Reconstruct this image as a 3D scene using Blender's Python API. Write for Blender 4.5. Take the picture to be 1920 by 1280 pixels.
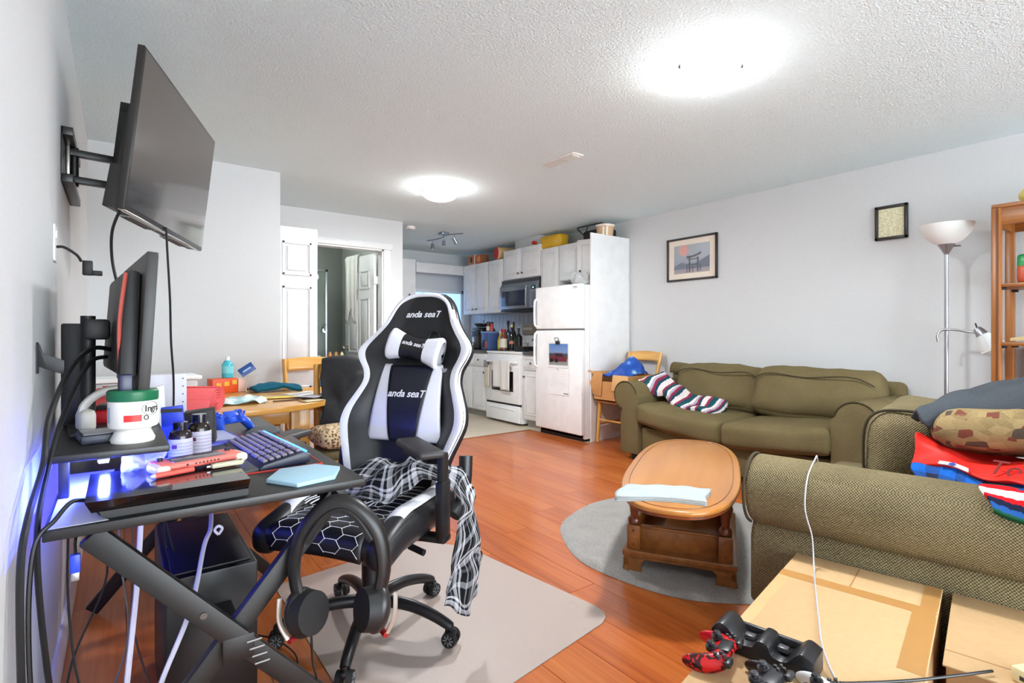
import bpy, bmesh, math, random
from mathutils import Vector, Matrix, noise
random.seed(7)
for o in list(bpy.data.objects):
    bpy.data.objects.remove(o, do_unlink=True)
SC = bpy.context.scene
COL = SC.collection
R = math.radians
PI = math.pi

# ------------------------------------------------------------------ camera
cam_data = bpy.data.cameras.new('camera')
cam = bpy.data.objects.new('camera', cam_data)
COL.objects.link(cam)
cam_data.sensor_width = 36.0
cam_data.lens = 983.63 / 1920 * 36
cam_data.shift_y = -(640 - 627.94) / 1920
cam_data.clip_start = 0.02
cam.location = (0, 0, 1.1435)
cam.rotation_euler = (R(90), 0, -0.642909)
SC.camera = cam

# ------------------------------------------------------------------ world, exposure
world = bpy.data.worlds.new('world')
SC.world = world
world.use_nodes = True
bgn = world.node_tree.nodes['Background']
bgn.inputs[0].default_value = (0.85, 0.935, 1.0, 1)
bgn.inputs[1].default_value = 5.7
SC.view_settings.view_transform = 'Standard'
SC.view_settings.look = 'None'
SC.view_settings.gamma = 1
SC.view_settings.use_curve_mapping = False
SC.view_settings.exposure = 1.05
DOME_STRENGTH = 15.0        # the two glass ceiling domes
DOME_WATTS = 19.0           # extra area light added below each dome, facing down
LED_BLUE = 5.0              # blue lamp under the monitor shelf
WINDOW_GLOW = 0.8           # blue daylight on the kitchen window's obscured glass

# ------------------------------------------------------------------ helpers
def lin(c):
    out = []
    for x in c[:3]:
        x = x / 255.0
        out.append(x / 12.92 if x <= 0.04045 else ((x + 0.055) / 1.055) ** 2.4)
    return tuple(out) + (1.0,)

MATS = {}
class NT:
    """small node-tree helper"""
    def __init__(s, name):
        s.m = bpy.data.materials.new(name); s.m.use_nodes = True
        s.t = s.m.node_tree; s.b = s.t.nodes['Principled BSDF']
    def n(s, typ, **kw):
        x = s.t.nodes.new(typ)
        for k, v in kw.items():
            if k.startswith('i_'):
                key = k[2:]
                x.inputs[int(key) if key.isdigit() else key.replace('_', ' ')].default_value = v
            else:
                setattr(x, k, v)
        return x
    def l(s, a, b): s.t.links.new(a, b)
    def math(s, op, a, b=None):
        x = s.n('ShaderNodeMath', operation=op)
        for i, q in enumerate((a, b)):
            if q is None: continue
            if isinstance(q, (int, float)): x.inputs[i].default_value = q
            else: s.l(q, x.inputs[i])
        return x.outputs[0]
    def ramp(s, fac, stops, interp='LINEAR'):
        x = s.n('ShaderNodeValToRGB'); r = x.color_ramp; r.interpolation = interp
        while len(r.elements) > 1: r.elements.remove(r.elements[-1])
        r.elements[0].position = stops[0][0]; r.elements[0].color = lin(stops[0][1])
        for p, c in stops[1:]:
            e = r.elements.new(p); e.color = lin(c)
        s.l(fac, x.inputs[0]); return x.outputs[0]
    def mix(s, fac, a, b):
        x = s.n('ShaderNodeMix', data_type='RGBA')
        if isinstance(fac, (int, float)): x.inputs[0].default_value = fac
        else: s.l(fac, x.inputs[0])
        for i, q in ((6, a), (7, b)):
            if isinstance(q, tuple): x.inputs[i].default_value = lin(q)
            else: s.l(q, x.inputs[i])
        return x.outputs[2]
    def coord(s, which='UV', scale=(1, 1, 1), rot=(0, 0, 0)):
        c = s.n('ShaderNodeTexCoord'); m = s.n('ShaderNodeMapping')
        m.inputs['Scale'].default_value = scale; m.inputs['Rotation'].default_value = rot
        s.l(c.outputs[which], m.inputs[0]); return m.outputs[0]
    def noise(s, vec, scale, detail=3, rough=.5):
        x = s.n('ShaderNodeTexNoise'); x.inputs['Scale'].default_value = scale
        x.inputs['Detail'].default_value = detail; x.inputs['Roughness'].default_value = rough
        s.l(vec, x.inputs['Vector']); return x.outputs[0]
    def bump(s, h, strength=.3, dist=.005):
        x = s.n('ShaderNodeBump'); x.inputs['Strength'].default_value = strength
        x.inputs['Distance'].default_value = dist
        s.l(h, x.inputs['Height']); s.l(x.outputs[0], s.b.inputs['Normal'])
    def col(s, c):
        if isinstance(c, tuple): s.b.inputs['Base Color'].default_value = lin(c)
        else: s.l(c, s.b.inputs['Base Color'])
    def rough(s, r): s.b.inputs['Roughness'].default_value = r

def plain(name, c, rough=.5, metal=0.0, nb=0.0, ns=60, var=0.0, coat=0.0, spec=None):
    """one colour with slight procedural mottling and fine relief"""
    if name in MATS: return MATS[name]
    t = NT(name); t.rough(rough); t.b.inputs['Metallic'].default_value = metal
    if coat: t.b.inputs['Coat Weight'].default_value = coat
    if spec is not None: t.b.inputs['Specular IOR Level'].default_value = spec
    v = t.coord('Object')
    nz = t.noise(v, ns if nb else 9)
    k = max(var, .04)
    t.col(t.mix(nz, tuple(x * (1 - k) for x in c), tuple(min(255, x * (1 + k)) for x in c)))
    if nb: t.bump(nz, nb, .004)
    MATS[name] = t.m; return t.m

def emis(name, c, strength):
    if name in MATS: return MATS[name]
    t = NT(name); t.col(c); t.rough(.4)
    t.b.inputs['Emission Color'].default_value = lin(c); t.b.inputs['Emission Strength'].default_value = strength
    MATS[name] = t.m; return t.m

def glassy(name, c, rough=.05, alpha=.25):
    if name in MATS: return MATS[name]
    t = NT(name); t.col(c); t.rough(rough); t.b.inputs['Alpha'].default_value = alpha
    MATS[name] = t.m; return t.m

def wood(name, c1, c2, axis=0, rough=.35, scale=14, coat=0.0, c3=None):
    if name in MATS: return MATS[name]
    t = NT(name); t.rough(rough)
    if coat: t.b.inputs['Coat Weight'].default_value = coat; t.b.inputs['Coat Roughness'].default_value = .15
    sc = [scale] * 3; sc[axis] = scale * .09
    v = t.coord('Object', tuple(sc))
    n1 = t.noise(v, 1.0, 5, .6)
    n2 = t.noise(t.coord('Object', (1, 1, 1)), 3.5, 2)
    c = t.ramp(n1, [(.3, c1), (.68, c2)])
    if c3: c = t.mix(t.math('MULTIPLY', n2, .5), c, c3)
    t.col(c); t.bump(n1, .08, .002)
    MATS[name] = t.m; return t.m

def weave(name, c1, c2, freq=260, bump=.6, rough=.95, dist=.003):
    """basket-weave upholstery, in metres on the UV map"""
    if name in MATS: return MATS[name]
    t = NT(name); t.rough(rough); t.b.inputs['Specular IOR Level'].default_value = .15
    c = t.n('ShaderNodeTexCoord'); sp = t.n('ShaderNodeSeparateXYZ'); t.l(c.outputs['UV'], sp.inputs[0])
    u = t.math('MULTIPLY', sp.outputs[0], freq); v = t.math('MULTIPLY', sp.outputs[1], freq)
    a = t.math('SINE', u); b = t.math('SINE', v)
    p = t.math('MULTIPLY', a, b)
    p = t.math('ADD', t.math('MULTIPLY', p, .5), .5)
    nz = t.noise(c.outputs['UV'], 90, 3); big = t.noise(c.outputs['UV'], 4, 2)
    k = t.math('ADD', t.math('MULTIPLY', p, .75), t.math('MULTIPLY', nz, .35))
    k = t.math('ADD', k, t.math('MULTIPLY', t.math('SUBTRACT', big, .5), .35))
    t.col(t.ramp(k, [(.15, c1), (.9, c2)])); t.bump(p, bump, dist)
    MATS[name] = t.m; return t.m

def cloth(name, c1, c2, scale=140, bump=.4, rough=.95):
    if name in MATS: return MATS[name]
    t = NT(name); t.rough(rough); t.b.inputs['Specular IOR Level'].default_value = .15
    v = t.coord('Object'); n = t.noise(v, scale, 4, .65); g = t.noise(v, 7, 3)
    t.col(t.mix(t.math('ADD', t.math('MULTIPLY', n, .6), t.math('MULTIPLY', g, .4)), c1, c2)); t.bump(n, bump, .003)
    MATS[name] = t.m; return t.m

def stripes(name, cols, period, axis=0, wob=.0, base=None, rough=.95, both=False, line=.35, interp='CONSTANT'):
    """repeating woven stripes along a UV axis (metres); both = plaid"""
    if name in MATS: return MATS[name]
    t = NT(name); t.rough(rough); t.b.inputs['Specular IOR Level'].default_value = .15
    c = t.n('ShaderNodeTexCoord'); sp = t.n('ShaderNodeSeparateXYZ'); t.l(c.outputs['UV'], sp.inputs[0])
    nz = t.noise(c.outputs['UV'], 40, 2)
    def band(o):
        q = t.math('MULTIPLY', o, 1.0 / period)
        if wob: q = t.math('ADD', q, t.math('MULTIPLY', nz, wob))
        return t.math('FRACT', q)
    n = len(cols)
    a = t.ramp(band(sp.outputs[axis]), [(i / n, k) for i, k in enumerate(cols)], interp)
    if both:
        b = t.ramp(band(sp.outputs[1 - axis]), [(i / n, k) for i, k in enumerate(cols)], interp)
        a = t.mix(.5, a, b)
    t.col(a); t.bump(t.noise(c.outputs['UV'], 160, 3), .35, .003)
    MATS[name] = t.m; return t.m

class MB:
    """collects shapes for one mesh"""
    def __init__(s):
        s.v = []; s.f = []; s.uv = {}
    def add(s, vs, fs, M=None, uvs=None):
        k = len(s.v)
        s.v += [tuple(M @ Vector(p)) if M else tuple(p) for p in vs]
        for i, f in enumerate(fs):
            if uvs: s.uv[len(s.f)] = [uvs[j] for j in f]
            s.f.append([j + k for j in f])
        return s
    def bm(s, bm, M=None):
        bm.verts.ensure_lookup_table()
        vs = [v.co.copy() for v in bm.verts]; fs = [[v.index for v in f.verts] for f in bm.faces]
        bm.free(); return s.add(vs, fs, M)
    def box(s, c, d, r=0.0, seg=2, M=None, rz=0):
        T = Matrix.Translation(c) @ Matrix.Rotation(rz, 4, 'Z')
        if M: T = M @ T
        bm = bmesh.new(); bmesh.ops.create_cube(bm, size=1)
        for v in bm.verts: v.co = Vector((v.co.x * d[0], v.co.y * d[1], v.co.z * d[2]))
        if r > 0:
            bmesh.ops.bevel(bm, geom=bm.edges[:], offset=min(r, min(d) * .49), segments=seg, affect='EDGES', profile=.5)
        bm.verts.index_update()
        return s.bm(bm, T)
    def span(s, a, b, r=0.0, seg=2, M=None):
        c = [(a[i] + b[i]) / 2 for i in range(3)]; d = [abs(b[i] - a[i]) for i in range(3)]
        return s.box(c, d, r, seg, M)
    def cyl(s, p0, p1, r0, r1=None, n=20, M=None):
        r1 = r0 if r1 is None else r1
        a = Vector(p0); b = Vector(p1); z = (b - a).normalized()
        x = z.orthogonal().normalized(); y = z.cross(x)
        vs = []
        for p, r in ((a, r0), (b, r1)):
            for i in range(n):
                t = 2 * PI * i / n; vs.append(p + x * (math.cos(t) * r) + y * (math.sin(t) * r))
        fs = [[i, (i + 1) % n, n + (i + 1) % n, n + i] for i in range(n)]
        fs += [list(range(n - 1, -1, -1)), list(range(n, 2 * n))]
        return s.add(vs, fs, M)
    def lathe(s, prof, n=28, M=None, c=(0, 0, 0), cap=True):
        vs = []
        for r, z in prof:
            for i in range(n):
                t = 2 * PI * i / n; vs.append((c[0] + r * math.cos(t), c[1] + r * math.sin(t), c[2] + z))
        fs = []
        for k in range(len(prof) - 1):
            for i in range(n):
                j = (i + 1) % n
                fs.append([k * n + i, k * n + j, (k + 1) * n + j, (k + 1) * n + i])
        if cap:
            fs.append(list(range(n - 1, -1, -1))); fs.append([(len(prof) - 1) * n + i for i in range(n)])
        return s.add(vs, fs, M)
    def tube(s, pts, r, n=8, sub=6, M=None, closed=False, flat=1.0):
        P = [Vector(p) for p in pts]
        if sub > 1 and len(P) > 2: P = catmull(P, sub, closed)
        rs = r if callable(r) else (lambda t: r)
        m = len(P); vs = []; prev = None
        for i, p in enumerate(P):
            a = P[max(i - 1, 0)] if not closed else P[i - 1]; b = P[min(i + 1, m - 1)] if not closed else P[(i + 1) % m]
            z = (b - a).normalized()
            x = z.orthogonal().normalized() if prev is None else (prev - z * prev.dot(z)).normalized()
            prev = x; y = z.cross(x); q = rs(i / max(1, m - 1))
            for k in range(n):
                t = 2 * PI * k / n; vs.append(p + x * (math.cos(t) * q) + y * (math.sin(t) * q * flat))
        fs = []
        for i in range(m if closed else m - 1):
            j = (i + 1) % m
            for k in range(n):
                l = (k + 1) % n; fs.append([i * n + k, i * n + l, j * n + l, j * n + k])
        if not closed:
            fs.append(list(range(n - 1, -1, -1))); fs.append([(m - 1) * n + k for k in range(n)])
        return s.add(vs, fs, M)
    def prism(s, poly, d0, d1, plane='xy', r=0.0, M=None, seg=2):
        def P(a, b, d):
            return (a, b, d) if plane == 'xy' else (a, d, b) if plane == 'xz' else (d, a, b)
        bm = bmesh.new(); n = len(poly)
        lo = [bm.verts.new(P(a, b, d0)) for a, b in poly]; hi = [bm.verts.new(P(a, b, d1)) for a, b in poly]
        f0 = bm.faces.new(lo[::-1]); f1 = bm.faces.new(hi)
        for i in range(n): bm.faces.new((lo[i], lo[(i + 1) % n], hi[(i + 1) % n], hi[i]))
        bmesh.ops.recalc_face_normals(bm, faces=bm.faces[:])
        if r > 0:
            es = [e for e in bm.edges if (e.verts[0] in lo) == (e.verts[1] in lo)]
            bmesh.ops.bevel(bm, geom=es, offset=r, segments=seg, affect='EDGES', profile=.5)
        bm.verts.index_update()
        return s.bm(bm, M)
    def grid(s, fn, nu, nv, su=1.0, sv=1.0, M=None, cu=False):
        vs = []; uvs = []
        for i in range(nu + 1):
            for j in range(nv + 1):
                vs.append(fn(i / nu, j / nv)); uvs.append((i / nu * su, j / nv * sv))
        fs = []
        for i in range(nu):
            for j in range(nv):
                a = i * (nv + 1) + j; fs.append([a, a + nv + 1, a + nv + 2, a + 1])
        return s.add(vs, fs, M, uvs)
    def soft(s, c, d, r, puff=(0, 0, 0), n=10, nz=0.0, nf=5.0, M=None, seed=0, rz=0, warp=None):
        """upholstery cushion: rounded box with bulging faces and wrinkles"""
        h = [x / 2 for x in d]; r = min(r, min(h) * .999); idx = {}; vs = []; fs = []
        g = [math.sin(PI / 2 * (-1 + 2 * i / n)) for i in range(n + 1)]
        def vert(p):
            key = tuple(round(x, 5) for x in p)
            if key in idx: return idx[key]
            P = Vector((p[0] * h[0], p[1] * h[1], p[2] * h[2]))
            q = Vector([max(-(h[k] - r), min(h[k] - r, P[k])) for k in range(3)])
            e = P - q; e = e.normalized() * r if e.length > 1e-9 else e
            P = q + e; w = [1 - x * x for x in p]
            sg = lambda k: 1 if p[k] > 0 else -1
            P.x += puff[0] * w[1] * w[2] * p[0]; P.y += puff[1] * w[0] * w[2] * p[1]; P.z += puff[2] * w[0] * w[1] * p[2]
            if nz:
                f = noise.noise(Vector((P.x * nf + seed, P.y * nf, P.z * nf))) * nz
                P += (e.normalized() if e.length > 1e-6 else Vector((0, 0, 1))) * f
            if warp: P = Vector(warp(P))
            idx[key] = len(vs); vs.append(P); return idx[key]
        for ax in range(3):
            for sgn in (-1, 1):
                for i in range(n):
                    for j in range(n):
                        q = []
                        for a, b in ((i, j), (i + 1, j), (i + 1, j + 1), (i, j + 1)):
                            p = [0, 0, 0]; p[ax] = sgn; p[(ax + 1) % 3] = g[a]; p[(ax + 2) % 3] = g[b]; q.append(vert(p))
                        fs.append(q if sgn > 0 else q[::-1])
        T = Matrix.Translation(c) @ Matrix.Rotation(rz, 4, 'Z')
        return s.add(vs, fs, M @ T if M else T)
    def ball(s, c, d, n=14, M=None):
        prof = [(math.sin(PI * i / n) * .5, -math.cos(PI * i / n) * .5) for i in range(n + 1)]
        T = Matrix.Translation(c) @ Matrix.Diagonal((d[0], d[1], d[2], 1))
        prof[0] = (1e-4, -.5); prof[-1] = (1e-4, .5)
        return s.lathe(prof, n * 2, M @ T if M else T)
    def mesh(s, name):
        me = bpy.data.meshes.new(name); me.from_pydata(s.v, [], s.f); me.update()
        uv = me.uv_layers.new(name='UVMap')
        for p in me.polygons:
            if p.index in s.uv:
                for li, q in zip(p.loop_indices, s.uv[p.index]): uv.data[li].uv = q
            else:
                n = p.normal; a = [abs(x) for x in n]
                k = a.index(max(a))
                for li, vi in zip(p.loop_indices, p.vertices):
                    co = me.vertices[vi].co
                    uv.data[li].uv = (co.y, co.z) if k == 0 else (co.x, co.z) if k == 1 else (co.x, co.y)
        return me
    def o(s, name, mat, parent=None, loc=(0, 0, 0), rot=(0, 0, 0), smooth=40, thick=0.0, off=0.0, subd=0):
        me = s.mesh(name)
        if smooth:
            me.polygons.foreach_set('use_smooth', [True] * len(me.polygons)); me.set_sharp_from_angle(angle=R(smooth))
        ob = bpy.data.objects.new(name, me); COL.objects.link(ob)
        me.materials.append(mat)
        ob.location = loc; ob.rotation_euler = rot
        if parent: ob.parent = parent
        if thick:
            md = ob.modifiers.new('thickness', 'SOLIDIFY'); md.thickness = thick; md.offset = off
        if subd:
            md = ob.modifiers.new('smooth', 'SUBSURF'); md.levels = subd; md.render_levels = subd
        return ob

def catmull(P, k, closed=False):
    out = []; n = len(P)
    for i in range(n if closed else n - 1):
        g = (lambda q: P[q % n]) if closed else (lambda q: P[max(0, min(n - 1, q))])
        a, b, c, d = g(i - 1), g(i), g(i + 1), g(i + 2)
        for j in range(k):
            t = j / k
            out.append(.5 * ((2 * b) + (c - a) * t + (2 * a - 5 * b + 4 * c - d) * t * t + (3 * b - a - 3 * c + d) * t ** 3))
    if not closed: out.append(P[-1])
    return out

def lerp_tab(tab, x):
    if x <= tab[0][0]: return tab[0][1]
    for (a, p), (b, q) in zip(tab, tab[1:]):
        if x <= b:
            t = (x - a) / (b - a); t = t * t * (3 - 2 * t); return p + (q - p) * t
    return tab[-1][1]

def cr_tab(tab, x):
    n = len(tab) - 1
    if x <= tab[0][0]: return tab[0][1]
    if x >= tab[-1][0]: return tab[-1][1]
    i = next(k for k in range(n) if x <= tab[k + 1][0])
    g = lambda q: tab[max(0, min(n, q))]
    (xa, a), (xb, b), (xc, c), (xd, d) = g(i - 1), g(i), g(i + 1), g(i + 2)
    h = xc - xb; t = (x - xb) / h
    m0 = (c - a) / max(1e-6, xc - xa) * h; m1 = (d - b) / max(1e-6, xd - xb) * h
    return (2 * t ** 3 - 3 * t * t + 1) * b + (t ** 3 - 2 * t * t + t) * m0 + (3 * t * t - 2 * t ** 3) * c + (t ** 3 - t * t) * m1

def sstep(a, b, x):
    t = max(0, min(1, (x - a) / (b - a))); return t * t * (3 - 2 * t)

def tag(o, label, cat, group=None, kind=None):
    o['label'] = label; o['category'] = cat
    if group: o['group'] = group
    if kind: o['kind'] = kind
    return o

def thing(name, label, cat, loc=(0, 0, 0), rz=0, group=None, rot=None):
    o = bpy.data.objects.new(name, None); COL.objects.link(o); o.empty_display_size = .05
    o.location = loc; o.rotation_euler = rot if rot else (0, 0, rz)
    return tag(o, label, cat, group)

def struct(name, mb, mat, parent=None, label=None, cat=None, smooth=30):
    o = mb.o(name, mat, parent, smooth=smooth)
    if not parent: o['kind'] = 'structure'
    if label: o['label'] = label
    if cat: o['category'] = cat
    return o

def dup(root, loc=None, rz=None, label=None):
    r = root.copy(); COL.objects.link(r)
    if loc is not None: r.location = loc
    if rz is not None: r.rotation_euler = (0, 0, rz)
    if label: r['label'] = label
    for ch in list(root.children):
        c = ch.copy(); COL.objects.link(c); c.parent = r
        for g in ch.children:
            d = g.copy(); COL.objects.link(d); d.parent = c
    return r

def text(body, name, size, mat, parent, M, shear=0.0, ext=.0008, align='CENTER', bold=0.0):
    cu = bpy.data.curves.new(name, 'FONT'); cu.body = body; cu.size = size; cu.extrude = ext
    cu.shear = shear; cu.align_x = align; cu.align_y = 'CENTER'; cu.offset = bold
    cu.materials.append(mat)
    tmp = bpy.data.objects.new('lettering', cu); COL.objects.link(tmp)
    me = bpy.data.meshes.new_from_object(tmp.evaluated_get(bpy.context.evaluated_depsgraph_get()))
    bpy.data.objects.remove(tmp, do_unlink=True); bpy.data.curves.remove(cu)
    o = bpy.data.objects.new(name, me); COL.objects.link(o)
    if parent: o.parent = parent
    o.matrix_local = M
    return o

def frame(o, x, z):
    """matrix whose local X runs along x and local Z (out of the page) along z"""
    x = Vector(x).normalized(); z = Vector(z).normalized(); y = z.cross(x).normalized(); x = y.cross(z)
    m = Matrix((x, y, z)).transposed().to_4x4(); m.translation = Vector(o); return m
# ================================================================== the setting
XL, XR, Y0, Y1, Y2, YK, ZC = -0.169, 4.642, -3.6, 4.46, 5.573, 7.35, 2.44
XC = 1.03                                  # corner of the wall that steps back
m_wall = plain('wall_paint', (207, 208, 208), .75, nb=.05, ns=180, var=.01)
m_white = plain('white_trim_paint', (222, 222, 222), .35, var=.01)
m_lam = None
def ceiling_mat():
    t = NT('popcorn_ceiling'); t.rough(.9); v = t.coord('Object')
    n = t.noise(v, 75, 3, .7); b = t.noise(v, 30, 2)
    t.col(t.mix(b, (230, 245, 248), (235, 249, 252))); t.bump(t.math('POWER', n, 2.0), .8, .02)
    return t.m
m_ceil = ceiling_mat()
def laminate():
    t = NT('laminate_plank'); t.rough(.3); t.b.inputs['Coat Weight'].default_value = .25; t.b.inputs['Coat Roughness'].default_value = .12
    v = t.coord('Object', (60, 2.6, 60)); n = t.noise(v, 1, 6, .65)
    v2 = t.coord('Object', (16, .9, 16)); n2 = t.noise(v2, 1, 3)
    oi = t.n('ShaderNodeObjectInfo')
    k = t.math('ADD', t.math('MULTIPLY', n, .55), t.math('MULTIPLY', n2, .45))
    k = t.math('ADD', k, t.math('MULTIPLY', t.math('SUBTRACT', oi.outputs['Random'], .5), .14))
    t.col(t.ramp(k, [(.25, (146, 62, 20)), (.5, (184, 96, 40)), (.78, (206, 124, 62))])); t.bump(n, .04, .001)
    return t.m
m_lam = laminate()
m_joint = plain('plank_joint', (96, 44, 20), .6)

fl = struct('floor', MB().span((XL - .1, Y0, -.08), (XR + .1, YK + .1, -.012)), m_joint, label='orange-brown laminate plank floor of the living room', cat='floor')
PW, PL = .192, 1.285
pm = MB().box((0, 0, 0), (PW - .0012, PL - .0012, .012), .0012, 1).mesh('plank'); pm.materials.append(m_lam)
nx = int((XR - XL) / PW) + 1
for i in range(nx):
    x = XL + PW * (i + .5); off = (i * .43) % 1.0 * PL
    y = Y0 - off
    while y < 5.0:
        if y + PL > -.6:
            p = bpy.data.objects.new('plank', pm); COL.objects.link(p); p.parent = fl
            p.location = (x, y + PL / 2, -.006)
        y += PL
m_lino = plain('beige_lino', (206, 192, 170), .4, var=.05)
lino = MB().span((XC, 4.94, -.012), (XR, YK, .003)).span((3.96, 3.97, -.012), (XR, 4.94, .003))
struct('floor_kitchen', lino, m_lino, label='beige vinyl floor of the kitchen', cat='floor')
m_strip = plain('transition_strip', (150, 92, 62), .45)
struct('trim_floor', MB().span((XC, 4.925, -.005), (3.965, 4.945, .006), .003).span((3.95, 3.97, -.005), (3.965, 4.945, .006), .003), m_strip)
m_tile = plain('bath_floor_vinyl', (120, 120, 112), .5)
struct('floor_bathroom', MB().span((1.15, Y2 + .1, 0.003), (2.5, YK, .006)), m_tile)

struct('ceiling', MB().span((XL - .1, Y0, ZC), (XR + .1, YK + .1, ZC + .1)), m_ceil, label='white popcorn-textured ceiling', cat='ceiling')
struct('wall_left', MB().span((XL - .1, Y0, 0), (XL, Y1, ZC)), m_wall, label='white side wall carrying the television mount', cat='wall')
struct('wall_right', MB().span((XR, Y0, 0), (XR + .1, YK, ZC)), m_wall, label='white long wall behind the olive sofa', cat='wall')
struct('wall_far', MB().span((XL - .1, Y1, 0), (XC, Y1 + .12, ZC)).span((XC - .12, Y1 + .12, 0), (XC, Y2, ZC)), m_wall, label='white wall behind the dining table', cat='wall')
DL, DR, DH = 1.60, 2.372, 2.10             # bathroom doorway
struct('wall_bathroom', MB().span((XC - .12, Y2, 0), (DL, Y2 + .12, ZC)).span((DR, Y2, 0), (2.606, Y2 + .12, ZC)).span((DL, Y2, DH), (DR, Y2 + .12, ZC)), m_wall, label='white wall around the bathroom doorway', cat='wall')
struct('wall_kitchen_side', MB().span((2.5, Y2 + .12, 0), (2.606, YK, ZC)), m_wall)
WX0, WX1, WZ0, WZ1 = 3.56, 4.52, .98, 1.86
struct('wall_kitchen_back', MB().span((2.4, YK, 0), (WX0, YK + .1, ZC)).span((WX1, YK, 0), (XR + .1, YK + .1, ZC)).span((WX0, YK, 0), (WX1, YK + .1, WZ0)).span((WX0, YK, WZ1), (WX1, YK + .1, ZC)), m_wall)
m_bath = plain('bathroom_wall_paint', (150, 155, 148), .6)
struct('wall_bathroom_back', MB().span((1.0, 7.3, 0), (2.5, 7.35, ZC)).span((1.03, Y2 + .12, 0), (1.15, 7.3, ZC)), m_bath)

# bathroom door casing
cas = MB().span((DL - .075, Y2 - .018, 0), (DL, Y2, DH + .068), .004).span((DR, Y2 - .018, 0), (DR + .085, Y2, DH), .004)
cas.span((DL - .075, Y2 - .022, DH), (DR + .105, Y2, DH + .068), .004)
cas.span((DL, Y2 - .005, 0), (DL + .018, Y2 + .125, DH), .002).span((DR - .018, Y2 - .005, 0), (DR, Y2 + .125, DH), .002).span((DL, Y2 - .005, DH - .018), (DR, Y2 + .125, DH), .002)
struct('trim_1', cas, m_white, label='white casing around the bathroom doorway', cat='door casing')
# baseboards
def baseb(name, a, b, ax):
    mb = MB()
    prof = [(0, 0), (.016, 0), (.016, .075), (.011, .09), (.007, .1), (0, .1)]
    if ax == 'L': mb.prism([(XL + x, z) for x, z in prof], a, b, 'xz')
    elif ax == 'R': mb.prism([(XR - x, z) for x, z in prof], a, b, 'xz')
    else: mb.prism([(ax - x, z) for x, z in prof], a, b, 'yz')
    return struct(name, mb, m_white)
baseb('baseboard_left', Y0, Y1, 'L'); baseb('baseboard_right', Y0, 3.97, 'R'); baseb('baseboard_far', XL, XC, Y1)
baseb('baseboard_bathroom', DR + .09, 2.606, Y2)

# ------------------------------------------------------------------ doors
def raised_panel(parent, x0, x1, z0, z1, y, mat, face=-1):
    """moulded door panel: recessed groove ring and raised field"""
    g = .02; h = .011 * face; mb = MB()
    for k, (a, b, c, d) in enumerate(((x0, x1, z0, z0 + g), (x0, x1, z1 - g, z1), (x0, x0 + g, z0, z1), (x1 - g, x1, z0, z1))):
        mb.span((a, y, c), (b, y + h, d), .003, 1)
    mb.span((x0 + .04, y, z0 + .04), (x1 - .04, y + h * .9, z1 - .04), .006, 2)
    return mb.o('panel', mat, parent)
d1 = thing('door_1', 'narrow white panelled closet door leaf beside the dining chair', 'door', (1.035, 4.57, .02)); d1['kind'] = 'structure'
MB().span((0, 0, 0), (.318, .034, 2.02), .003).o('leaf', m_white, d1)
for z0, z1 in ((1.62, 1.9), (.84, 1.53), (.14, .7)):
    raised_panel(d1, .035, .268, z0, z1, 0, m_white)
d2 = thing('door_2', 'white six-panel bathroom door standing open into the dark room', 'door', (DR - .026, Y2 + .13, .015), R(96)); d2['kind'] = 'structure'
MB().span((0, 0, 0), (.72, .034, 2.055), .003).o('leaf', m_white, d2)
for x0, x1 in ((.1, .33), (.39, .62)):
    for z0, z1 in ((1.66, 1.88), (.92, 1.56), (.14, .74)):
        raised_panel(d2, x0, x1, z0, z1, .034, m_white, 1)
m_brass = plain('satin_nickel', (190, 182, 165), .25, 1.0)
kn = MB(); kn.cyl((.655, .034, .97), (.655, .075, .97), .012).ball((.655, .09, .97), (.05, .04, .05)).cyl((.655, .034, .97), (.655, .04, .97), .03)
kn.o('door_knob', m_brass, d2)
MB().box((-.006, .017, 1.75), (.02, .05, .09), .003).o('hinge', m_white, d2); MB().box((-.006, .017, .25), (.02, .05, .09), .003).o('hinge', m_white, d2)
# towel over the bathroom door
def towel_fn(u, v):
    x = .36 + .34 * v; drop = u * .78 - .05
    y = .04 + .012 * math.sin(v * 17 + u * 2) * min(1, u * 3) + .012
    z = 2.08 - max(0, drop) * (1.0 + .12 * math.sin(v * 9))
    if drop < 0: y = .04 + drop * .6; z = 2.083
    return (x - .05 * u * (v - .5), y, z)
tw = thing('bath_towel', 'pale towel hung over the top of the bathroom door', 'towel', d2.location, R(96))
MB().grid(towel_fn, 22, 26, .8, .35).o('towel_cloth', cloth('pale_towel', (205, 203, 198), (232, 230, 226)), tw, thick=.008)

# ------------------------------------------------------------------ kitchen window
w1 = thing('window_1', 'kitchen window glowing with blue daylight', 'window', (0, YK, 0)); w1['kind'] = 'structure'
wf = MB().span((WX0, -.01, WZ0), (WX0 + .05, .06, WZ1), .004).span((WX1 - .05, -.01, WZ0), (WX1, .06, WZ1), .004).span((WX0, -.01, WZ1 - .05), (WX1, .06, WZ1), .004).span((WX0, -.01, WZ0), (WX1, .06, WZ0 + .05), .004)
wf.span((4.02, 0, WZ0), (4.06, .05, WZ1), .004)
wf.o('window_frame', m_white, w1)
MB().span((WX0 + .05, .03, WZ0 + .05), (4.02, .035, WZ1 - .05)).o('pane', emis('window_glass', (150, 192, 246), WINDOW_GLOW), w1)
MB().span((4.06, .03, WZ0 + .05), (WX1 - .05, .035, WZ1 - .05)).o('pane', emis('window_glass', (150, 192, 246), WINDOW_GLOW), w1)
struct('trim_2', MB().span((3.487, 6.995, 2.07), (4.31, 7.02, 2.215), .003).span((3.487, 7.02, 2.195), (4.31, 7.35, 2.215)), m_white, label='white valance board over the kitchen window', cat='trim')

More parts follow.
